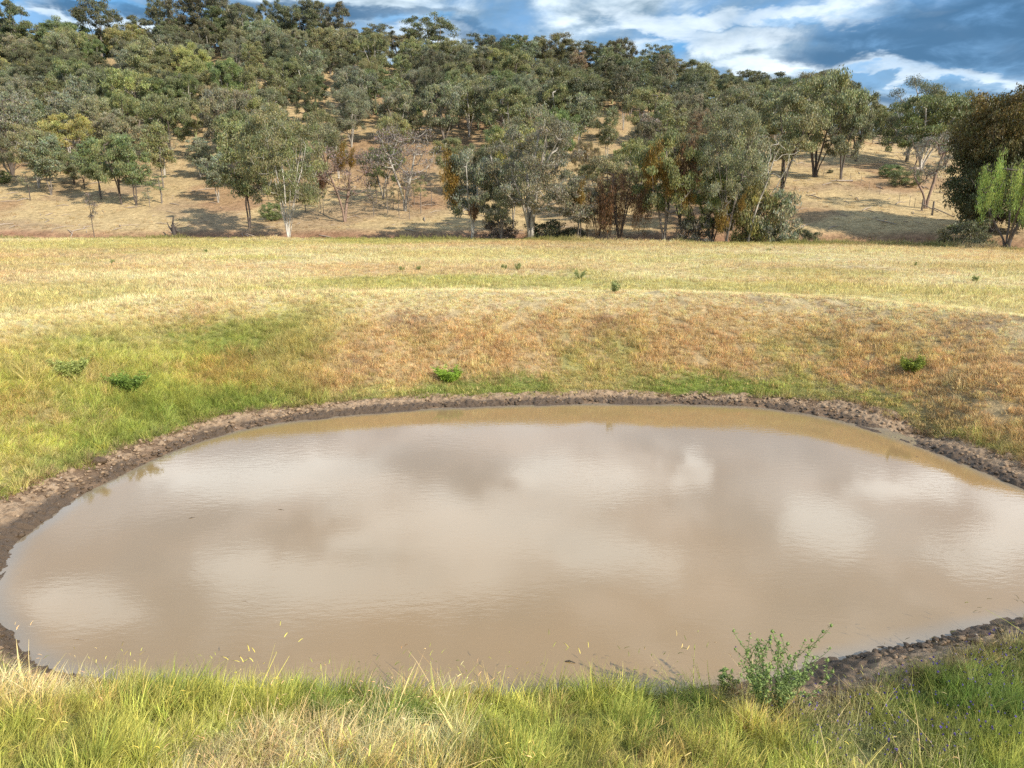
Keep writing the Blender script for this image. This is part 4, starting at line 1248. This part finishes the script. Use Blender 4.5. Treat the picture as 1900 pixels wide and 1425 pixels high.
def background_trees():
    col = bpy.data.collections.new('tree_shapes')
    lm = leafy('background_leaves', instancer=True, trans=0.22, rough=0.45)
    src = V_['gum'][:2] + V_['round'][:2] + V_['sky'][:2]
    for i, v in enumerate(src):
        parts = []
        for me, mi in ((v['trunk'], 0), (v['crown'], 1)):
            n = len(me.vertices); co = np.empty(n * 3, np.float32); me.vertices.foreach_get('co', co)
            f = np.empty(len(me.loops), np.int32); me.loops.foreach_get('vertex_index', f)
            if mi:
                c = np.empty(n * 4, np.float32); me.attributes['col'].data.foreach_get('color', c); c = c.reshape(-1, 4)[:, :3]
            else: c = np.full((n, 3), 1.5)
            parts.append((co.reshape(-1, 3), f.reshape(-1, 4), c))
        n0 = len(parts[0][0])
        me = np_mesh(f'shape_{i}', np.vstack([parts[0][0], parts[1][0]]), np.vstack([parts[0][1], parts[1][1] + n0]), lm, False, np.vstack([parts[0][2], parts[1][2]]))
        o = bpy.data.objects.new(f'shape_{i}', me); col.objects.link(o)
    ng = SCATTER.copy()
    for nd in ng.nodes:
        if nd.type == 'COLLECTION_INFO': nd.inputs['Collection'].default_value = col
    r = np.random.default_rng(44); P = []; taken = [(p[0], p[1]) for _, p in TREES]
    tries = 0
    while len(P) < 210 and tries < 30000:
        tries += 1
        u = r.uniform(-0.9, 0.55); X_Y = r.uniform(125, 262); Y = X_Y; X = u * Y
        Dr = np.interp(u, _u, D_R)
        if Y > Dr + 24: continue
        if any((X - a) ** 2 + (Y - b) ** 2 < 12 for a, b in taken): continue
        z = float(terrain([X], [Y])[0]); px, py = to_px((X, Y, z))
        if py > 268 or px > 1570: continue
        if vnoise(X, Y, 14, 301) > 0.62 and Y < Dr - 15: continue
        taken.append((X, Y)); P.append((X, Y, z))
    P = np.array(P); n = len(P)
    k = r.integers(0, 6, n); back = (P[:, 1] > np.interp(P[:, 0] / P[:, 1], _u, D_R) - 25)
    s = r.uniform(0.62, 1.05, n)
    tint = np.array([COL[c] for c in r.choice(['olive', 'grey', 'dark', 'green', 'olive'], n)]) * r.uniform(0.8, 1.15, (n, 1))
    me = bpy.data.meshes.new('background_trees'); me.vertices.add(n); me.vertices.foreach_set('co', P.astype(np.float32).ravel())
    a = me.attributes.new('kind_id', 'INT', 'POINT'); a.data.foreach_set('value', k.astype(np.int32))
    a = me.attributes.new('rot', 'FLOAT_VECTOR', 'POINT'); a.data.foreach_set('vector', np.stack([0 * s, 0 * s, r.uniform(0, 6.28, n)], 1).astype(np.float32).ravel())
    a = me.attributes.new('scl', 'FLOAT_VECTOR', 'POINT'); a.data.foreach_set('vector', np.stack([s * 1.05, s * 1.05, s * 0.9], 1).astype(np.float32).ravel())
    a = me.attributes.new('tint', 'FLOAT_COLOR', 'POINT'); c = np.ones((n, 4), np.float32); c[:, :3] = tint; a.data.foreach_set('color', c.ravel())
    me.update()
    o = mk_obj('background_trees', me); md = o.modifiers.new('scatter', 'NODES'); md.node_group = ng
    tag(o, 'rest of the forest filling the gaps between the hillside gums', 'forest', kind='stuff')


background_trees()

# ------------------------------------------------------------------ bushes, scrub and dead wood at the creek
SHRUBS = [
    (1432, 441, 366, 92, 'grey', 'rounded grey-green bush spilling over the creek bank left of the red dirt'),
    (1395, 442, 352, 80, 'lime', 'yellow-green bush between the thin-stemmed gum and the grey-green bush'),
    (1015, 446, 414, 74, 'dark', 'low dark green scrub at the foot of the spreading river gum'),
    (1060, 446, 424, 50, 'dark', 'low dark scrub right of the river gum, below the slim gum'),
    (925, 443, 408, 62, 'mauve', 'leafless-looking brown scrub between the twin white trunks and the river gum'),
    (1290, 447, 404, 66, 'mauve', 'dry grey brushwood under the leaning creek tree'),
    (505, 410, 380, 40, 'green', 'small green shrub behind the stems of the big leafy front gum'),
    (1678, 346, 318, 52, 'green', 'fallen green branchy shrub on the golden paddock'),
    (1650, 330, 308, 40, 'green', 'smaller green shrub touching the fallen one on its upper left'),
    (1648, 282, 272, 12, 'green', 'tiny green shrub below the timber yards'),
    (1540, 322, 316, 10, 'dark', 'tiny dark tussock between the two paddock gum trunks'),
    (8, 340, 320, 24, 'green', 'small green bush cut by the left edge on the bare slope'),
    (1795, 450, 415, 90, 'dark', 'dark undergrowth at the foot of the huge brown-topped tree'),
    (1500, 445, 430, 40, 'dark', 'low scrub on the red dirt bank right of the grey-green bush'),
]
for (px, by, ty, w, c, lab) in SHRUBS:
    if by > 430:
        x, y, z = px_dir(px, by); yc = float(np.interp(x / y, U_T, YC_T)); Y = yc + 3.0; X = x / y * Y
        p = np.array([X, Y, float(terrain([X], [Y])[0])]); by = to_px(p)[1]
    else:
        p = ground_hit(px, by, 60)
    d = depth_of(p)
    place('shrub', p, max((by - ty) / FPX * d, 0.5), w / FPX * d, c, 'grey', lab, 'shrub', 'shrub')


def tubes(name, polys, mat, parent=None, loc=(0, 0, 0), sides=7):
    V, F = [], []; nb = 0
    for pts, rads in polys:
        pts = [np.array(p, float) for p in pts]
        v, f = tube_edges(pts, [-1] + list(range(len(pts) - 1)), rads, sides)
        V.append(v); F.append(f + nb); nb += len(v)
    return mk_obj(name, np_mesh(name, np.vstack(V), np.vstack(F), mat, True), parent, loc)


def dead_wood():
    r = np.random.default_rng(9)
    p = ground_hit(322, 436, 80); x, y, _ = px_dir(322, 436)
    yc = float(np.interp(x / y, U_T, YC_T)); p = np.array([x / y * (yc + 6.5), yc + 6.5, 0]); p[2] = float(terrain([p[0]], [p[1]])[0])
    t = empty('dead_stump', p); tag(t, 'blackened broken stump with bare grey twigs on the shaded slope at the field edge', 'stump')
    tubes('stump_trunk', [([(0, 0, -.3), (.1, 0, 1.2), (.0, .1, 2.3), (.25, .1, 3.4)], [.32, .28, .22, .08]), ([(.6, .2, -.3), (.55, .2, 1.0), (.3, .1, 2.0)], [.2, .17, .12]), ([(0, .1, 1.2), (-.5, 0, 2.1), (-.7, 0, 2.7)], [.16, .12, .04])], M_DARKWOOD, t)
    pol = []
    for k in range(26):
        a = r.uniform(-0.6, 1.0); s = np.array([0.2, 0.1, r.uniform(0.8, 2.6)]); e = s + np.array([r.uniform(-1.6, 3.6), r.uniform(-1, 1), r.uniform(-0.5, 0.8)])
        pol.append(([s, (s + e) / 2 + r.normal(0, .12, 3), e], [.035, .022, .008]))
    tubes('bare_twigs', pol, M_WOOD, t, sides=4)
    # fallen logs
    for (px, by, dx, rad, lab, nm) in [(500, 436, 6.0, .16, 'long pale fallen limb lying left of the white trunks of the big front gum', 'fallen_log'), (1150, 446, 3.0, .12, 'short pale broken limb on the ground below the weeping tree', 'fallen_log'),
                                       (1562, 338, 3.5, .14, 'grey fallen branch lying in front of the paddock gums', 'fallen_log'), (1700, 318, 2.0, .3, 'white log at the foot of the leaning white trunks', 'fallen_log')]:
        if by > 430:
            x, y, z = px_dir(px, by); yc = float(np.interp(x / y, U_T, YC_T)); Y = yc + 1.2; p = np.array([x / y * Y, Y, 0]); p[2] = float(terrain([p[0]], [p[1]])[0])
        else: p = ground_hit(px, by, 60)
        t = empty(nm, p); tag(t, lab, 'log')
        g = lambda a, b: float(terrain([p[0] + a], [p[1] + b])[0]) - p[2]
        tubes('log_trunk', [([(-dx / 2, .3, g(-dx / 2, .3) + rad), (-dx / 5, -.1, g(-dx / 5, 0) + rad * 1.6), (dx / 5, .15, g(dx / 5, 0) + rad * 1.1), (dx / 2, 0, g(dx / 2, 0) + rad)], [rad * .5, rad * .8, rad, rad * 1.15])], M_STONE, t)
        tubes('side_branch', [([(-dx / 5, 0, g(-dx / 5, 0) + rad), (-dx / 3, -.4, g(-dx / 3, -.4) + .5), (-dx / 2.2, -.7, g(-dx / 2.2, -.7) + .75)], [rad * .5, rad * .35, rad * .15]), ([(0, 0, rad), (.5, .5, .6), (1.1, .8, .8)], [rad * .5, rad * .3, rad * .12])], M_STONE, t)


dead_wood()


def box(V, F, c, s, rz=0.0, ry=0.0):
    b = len(V); R = mathutils.Matrix.Rotation(rz, 3, 'Z') @ mathutils.Matrix.Rotation(ry, 3, 'Y')
    for dx, dy, dz in ((-1, -1, -1), (1, -1, -1), (1, 1, -1), (-1, 1, -1), (-1, -1, 1), (1, -1, 1), (1, 1, 1), (-1, 1, 1)):
        v = R @ mathutils.Vector((dx * s[0] / 2, dy * s[1] / 2, dz * s[2] / 2)); V.append((v.x + c[0], v.y + c[1], v.z + c[2]))
    for f in ((0, 3, 2, 1), (4, 5, 6, 7), (0, 1, 5, 4), (1, 2, 6, 5), (2, 3, 7, 6), (3, 0, 4, 7)): F.append(tuple(b + i for i in f))


def ground_litter():
    r = np.random.default_rng(31); V, F = [], []; nb = 0
    for k in range(900):
        u = r.uniform(-0.84, 0.6); Y = r.uniform(90, 190); X = u * Y
        if Y - np.interp(u, U_T, YC_T) < 3: continue
        a = r.random() * 3.14; L = 0.5 + 2.6 * r.random() ** 2; rd = r.uniform(.02, .055) * (1 + L * .25)
        ex, ey = math.cos(a) * L / 2, math.sin(a) * L / 2
        px = np.array([X - ex, X + r.normal(0, .1), X + ex]); py = np.array([Y - ey, Y, Y + ey]); z = terrain(px, py) + rd
        z[1] += r.uniform(0, .15)
        v, f = tube_edges([np.array([px[i], py[i], z[i]]) for i in range(3)], [-1, 0, 1], [rd * .5, rd, rd * .6], 5)
        V.append(v); F.append(f + nb); nb += len(v)
    o = mk_obj('fallen_sticks', np_mesh('fallen_sticks', np.vstack(V), np.vstack(F), M_STONE, True))
    tag(o, 'fallen sticks and bark litter strewn under the hillside trees', 'litter', kind='stuff')


ground_litter()


def farm_bits():
    # strainer posts with stays beside the V-limbed gum, and the thin line of posts up the paddock
    pts = []
    for (px, by, h, lab, stay) in [(1710, 391, 1.5, 'left timber strainer post with a leaning stay below the V-limbed gum', (1.6, -1.2)), (1729, 400, 1.8, 'right and taller timber strainer post with a leaning stay below the V-limbed gum', (1.9, -1.6))]:
        p = ground_hit(px, by, 60); t = empty('fence_post', p); tag(t, lab, 'fence post', 'strainer posts by the gum')
        tubes('post', [([(0, 0, -.4), (0.02, 0, h * .6), (0, 0, h)], [.13, .12, .11])], M_WOOD, t)
        gz = float(terrain([p[0] + stay[0]], [p[1] + stay[1]])[0]) - p[2]
        tubes('stay', [([(0, 0, h * .55), (stay[0], stay[1], gz + 0.03)], [.07, .06])], M_WOOD, t)
    for k, (px, by) in enumerate([(1696, 386), (1687, 382), (1668, 374), (1632, 361), (1612, 352), (1597, 341), (1577, 336), (1528, 326)]):
        p = ground_hit(px, by, 60); where = ['nearest the strainer posts', 'second along from the strainer posts', 'third along from the strainer posts', 'fourth along, in the shadow band', 'fifth along, above the shadow band', 'sixth along, left of the fallen shrub', 'seventh along, right of the slender leaning trunk', 'last, between the two big paddock gums'][k]
        o = tubes('fence_picket', [([(0, 0, -.2), (0.01, 0, .7), (0, 0, 1.3)], [.035, .03, .025])], M_WOOD, None, p)
        tag(o, f'thin steel fence picket on the golden paddock, {where}', 'fence post', 'pickets up the paddock')
    # timber stock yards on the rise
    p = ground_hit(1660, 272, 60); t = empty('stock_yard', p); tag(t, 'weathered timber stock yard rails on the crest of the paddock', 'stock yard')
    L = 9.0
    for i in range(7):
        x = -L / 2 + L * i / 6; g = float(terrain([p[0] + x], [p[1] + 1])[0]) - p[2]
        tubes('yard_post', [([(x, 1, g - .3), (x, 1, g + 1.9)], [.13, .12])], M_STONE, t)
    for j in range(4):
        pol = [([(x, .85, float(terrain([p[0] + x], [p[1] + 1])[0]) - p[2] + .5 + .42 * j) for x in np.linspace(-L / 2, L / 2, 7)], [.06] * 7)]
        tubes('yard_rail', pol, M_STONE, t)
    o = tubes('timber_heap', [([(-2.2 + .5 * k, -.2 * (k % 2), .2), (0.2 + .3 * k, .3, .35 + .2 * (k % 3)), (1.9, .5 - .2 * k, .2)], [.2, .25, .12]) for k in range(5)], M_DARKWOOD, None, ground_hit(1642, 269, 60))
    tag(o, 'dark heap of old timber left of the stock yard rails', 'timber heap')
    # small shed on the hilltop, far left
    u = px_dir(60, 128); uu = u[0] / u[1]; Y = 222.0; X = uu * Y; z = float(terrain([X], [Y])[0])
    t = empty('farm_shed', (X, Y, z)); tag(t, 'low shed with dark roof and white wall half hidden in trees on the left hilltop', 'shed')
    V, F = [], []; box(V, F, (0, 0, 1.0), (9, 5, 3.4)); mk_obj('wall', np_mesh('wall', V, F, M_WHITE), t)
    V = [(-5, -3, 2.72), (5, -3, 2.72), (5, 0, 3.7), (-5, 0, 3.7), (-5, 3, 2.72), (5, 3, 2.72), (-5, -3, 2.62), (5, -3, 2.62), (5, 0, 3.6), (-5, 0, 3.6), (-5, 3, 2.62), (5, 3, 2.62)]
    F = [(0, 1, 2, 3), (3, 2, 5, 4), (7, 6, 9, 8), (8, 9, 10, 11), (0, 6, 7, 1), (4, 5, 11, 10), (1, 7, 8, 2), (2, 8, 11, 5), (0, 3, 9, 6), (3, 4, 10, 9)]
    mk_obj('roof', np_mesh('roof', V, F, M_IRON), t)
    V, F = [], []; box(V, F, (1.5, -2.52, 1.3), (2.6, 0.08, 2.2)); mk_obj('door', np_mesh('door', V, F, M_IRON), t)


farm_bits()


# ------------------------------------------------------------------ thistles
def herb(name, loc, seed, H, W, nst, label, cat='plant', col=(0.205, 0.275, 0.09), heads=True, leaf=0.085, side=5, lw=0.016, group=None, bare_low=0.12, purple=0.06, dense=1.0):
    r = np.random.default_rng(seed)
    stems, LV, LF, LC, HV, HF, HC = [], [], [], [], [], [], []
    HP = []; tips = []
    def addleaf(p, d, L, w):
        s = np.cross(d, r.normal(0, 1, 3)); s /= np.linalg.norm(s) + 1e-9
        b = len(LV); c = np.array([1, 1, 1]) * r.uniform(0.65, 1.45)
        dr = np.array([0, 0, -0.25 * L])
        for q in (p, p + d * L * .45 + s * w, p + d * L + dr, p + d * L * .45 - s * w): LV.append(q); LC.append(c)
        LF.append((b, b + 1, b + 2, b + 3))
    def grow_stem(p0, d0, L, rad, lvl):
        n = 7; p = p0.copy(); d = d0 / np.linalg.norm(d0); pts = [p.copy()]; rs = [rad]
        for k in range(n):
            d = d + r.normal(0, .09, 3) + np.array([0, 0, .10]); d /= np.linalg.norm(d)
            q = p + d * L / n
            for m in range(max(1, int((5 if lvl == 0 else 3) * dense))):
                if lvl == 0 and k == 0 and r.random() < .5: continue
                a = r.random() * 6.283; side_ = np.array([math.cos(a), math.sin(a), r.uniform(-.2, .7)]); side_ /= np.linalg.norm(side_)
                addleaf(p + (q - p) * r.random(), side_, leaf * r.uniform(.4, 1.2) * (1.25 - .5 * k / n), lw * r.uniform(.5, 1.2))
            if lvl == 0 and k >= 1 and r.random() < side / 7:
                a = r.random() * 6.283
                dd = d * 0.75 + np.array([math.cos(a), math.sin(a), .1]) * .65
                grow_stem(q, dd, L * r.uniform(.22, .45), rad * .55, 1)
            p = q; pts.append(p.copy()); rs.append(max(rad * (1 - .75 * (k + 1) / n), .0012))
        stems.append((pts, rs)); tips.append(p)
    for i in range(nst):
        a = 6.283 * i / nst + r.normal(0, .4); t_ = math.sqrt(r.random())
        d = np.array([math.cos(a) * t_ * W * .5, math.sin(a) * t_ * W * .32, H * r.uniform(.72, 1.0)])
        grow_stem(np.array([math.cos(a) * .05, math.sin(a) * .05, -.03]), d, np.linalg.norm(d), .0095, 0)
    root = empty(name, loc); tag(root, label, cat, group)
    polys = stems
    V, F = [], []; nb = 0
    for pts, rs in polys:
        v, f = tube_edges(pts, [-1] + list(range(len(pts) - 1)), rs, 4); V.append(v); F.append(f + nb); nb += len(v)
    Vs = np.vstack(V); o = mk_obj('stems', np_mesh('stems', Vs, np.vstack(F), M_HERB, True, np.full((len(Vs), 3), 0.8)), root); o.color = (*col, 1)
    o = mk_obj('leaves', np_mesh('leaves', np.array(LV), np.array(LF), M_HERB, False, np.array(LC)), root); o.color = (*col, 1)
    if heads:
        V, F, C = [], [], []; V2, F2 = [], []
        for p in tips:
            R = r.uniform(.013, .023) * (1 if H > .5 else 1.2); b = len(V)
            for k, (zz, rr) in enumerate(((-1.1, .25), (-.5, .9), (.2, 1.0), (.8, .6), (1.15, .35))):
                for m in range(6):
                    a = m / 6 * 6.283; j = r.uniform(.8, 1.2); V.append(p + np.array([math.cos(a) * rr * j, math.sin(a) * rr * j, zz]) * R); C.append([1.1, 1.1, 1.0])
            for k in range(4):
                for m in range(6): F.append((b + k * 6 + m, b + k * 6 + (m + 1) % 6, b + (k + 1) * 6 + (m + 1) % 6, b + (k + 1) * 6 + m))
            for m in range(7):      # spiny bracts
                a = r.random() * 6.283; dd = np.array([math.cos(a), math.sin(a), r.uniform(0, 1)]); s = np.array([-math.sin(a), math.cos(a), 0]); b = len(V)
                for q in (p + s * .004, p + dd * R * 2.1, p - s * .004, p + dd * R * .5): V.append(q); C.append([1.5, 1.4, 1.2])
                F.append((b, b + 1, b + 2, b + 3))
            if r.random() < purple:
                for m in range(9):
                    a = r.random() * 6.283; s = np.array([math.cos(a), math.sin(a), 0]); b = len(V2); q0 = p + np.array([0, 0, R])
                    for q in (q0, q0 + s * .007 + np.array([0, 0, .012]), q0 + s * .012 + np.array([0, 0, .026]), q0 + s * .004 + np.array([0, 0, .02])): V2.append(q)
                    F2.append((b, b + 1, b + 2, b + 3))
        o = mk_obj('flower_heads', np_mesh('flower_heads', np.array(V), np.array(F), M_HERB, True, np.array(C)), root); o.color = (*(np.array(col) * 1.15), 1)
        if V2: mk_obj('petals', np_mesh('petals', np.array(V2), np.array(F2), M_PURPLE), root)
    return root


def at_ground(px, py):
    h = ground_hit(px, py, 3.0, 90.0); return h


def near_hit(px, py):
    x, y, w = px_dir(px, py)
    ks = np.linspace(4, 40, 3000) / y
    z = terrain(x * ks, y * ks); i = int(np.argmax(CAMH + w * ks < z)); return np.array([x * ks[i], y * ks[i], z[i]])


p = near_hit(1432, 1322)
herb('thistle', p, 3, 0.84, 1.45, 24, 'large branching thistle with spiny green stems standing against the water, near bank', 'thistle', leaf=0.06, lw=0.0085, side=5, dense=1.25)
p = near_hit(1345, 1290)
herb('thistle', p, 8, 0.42, 0.26, 4, 'small thistle with round heads left of the large branching one', 'thistle', side=2)

BANKW = [(235, 728, .75, 1.5, (0.075, 0.12, 0.05), 'dark green weed clump on the left bank, right one of the pair', 5), (128, 700, .65, 1.3, (0.12, 0.15, 0.09), 'greyish-green weed clump on the left bank, left one of the pair', 6),
         (835, 708, .6, 1.3, (0.10, 0.16, 0.045), 'bright green weed clump on the far bank above the mud, centre', 10),
         (1690, 690, .5, 1.2, (0.08, 0.105, 0.035), 'dull green weed patch in the hollow of the right bank', 14)]
for (px, py, h, w, c, lab, sd) in BANKW:
    p = near_hit(px, py); herb('weed_clump', p, sd, h * .55, w * .9, 30, lab, 'weed', (c[0] * 2.8, c[1] * 2.5, c[2] * 1.2), False, 0.10, 5, .014, 'weed clumps on the banks', dense=1.4)
FW = [(209, 490, .6, 'dark upright weed alone in the field, far left'), (383, 468, .5, 'small weed in the field near the far edge, left of centre'), (745, 503, .55, 'thin weed in the field above the green streak, left one of the row'),
      (776, 502, .5, 'thin weed in the field, second from left of the row above the green streak'), (935, 500, .55, 'upright weed in the field, left one of a close pair'), (961, 501, .7, 'upright weed in the field, right and taller one of a close pair'),
      (1076, 518, .8, 'bushy green weed in the middle of the field'), (1140, 543, .7, 'wispy grey weed on the crest of the far bank'), (1698, 494, .5, 'small weed in the right part of the field'), (1809, 524, .7, 'upright green weed in the field near the right edge'), (1425, 466, .4, 'tiny dark weed near the far edge of the field, right side')]
for i, (px, py, h, lab) in enumerate(FW):
    p = ground_hit(px, py, 24, 110); herb('field_weed', p, 30 + i, h * .62, h * (1.3 if 'bushy' in lab or 'wispy' in lab else .6), 7 if 'bushy' in lab or 'wispy' in lab else 4, lab, 'weed', (0.27, 0.31, 0.11), False, .11, 4, .016, 'weeds in the field', dense=1.2)


# ------------------------------------------------------------------ things on the water and the mud
def floaters():
    r = np.random.default_rng(12)
    for (px, py, L, rad, lab, nm) in [(1058, 1229, .16, .016, 'dark curled piece of bark floating near the near bank', 'floating_bark'), (356, 961, .13, .008, 'small dark twig floating in the upper left of the pond', 'floating_twig'),
                                      (522, 946, .16, .006, 'thin twig floating left of centre, right of the small dark twig', 'floating_twig'), (454, 1116, .14, .005, 'thin pale twig floating in the lower left of the pond', 'floating_twig'),
                                      (145, 1187, .22, .006, 'pale straw floating near the lower left shore', 'floating_twig'), (1640, 1202, .18, .014, 'dark twig at the waterline of the right near shore', 'floating_twig'),
                                      (1702, 848, .10, .008, 'tiny dark twig floating near the right far shore', 'floating_twig')]:
        x, y = plane_hit(px, py, 0)
        a = r.uniform(-.5, .5); d = np.array([math.cos(a), math.sin(a)])
        o = tubes(nm, [([(-d[0] * L / 2, -d[1] * L / 2, 0.0), (0, .01, rad * .9), (d[0] * L / 2, d[1] * L / 2, .002)], [rad * .5, rad, rad * .3])], M_DARKWOOD if 'dark' in lab else M_STONE, None, (x, y, rad * .3), 6)
        tag(o, lab, 'twig' if 'twig' in nm else 'bark')
    p = near_hit(183, 860); V, F = [], []
    ico = []
    n1, n2 = 8, 12
    for i in range(n1 + 1):
        for j in range(n2):
            th = math.pi * i / n1; ph = 2 * math.pi * j / n2; k = 1 + .35 * (r.random() - .5)
            V.append((.20 * math.sin(th) * math.cos(ph) * k, .13 * math.sin(th) * math.sin(ph) * k, .11 * math.cos(th) * k + .06))
    for i in range(n1):
        for j in range(n2): F.append((i * n2 + j, (i + 1) * n2 + j, (i + 1) * n2 + (j + 1) % n2, i * n2 + (j + 1) % n2))
    me = np_mesh('mud_lump', V, F, M_MUD, True, np.tile([.7, .5, .5], (len(V), 1)))
    tag(mk_obj('mud_lump', me, None, p), 'single large dark lump on the dry mud of the left shore', 'mud lump')


floaters()
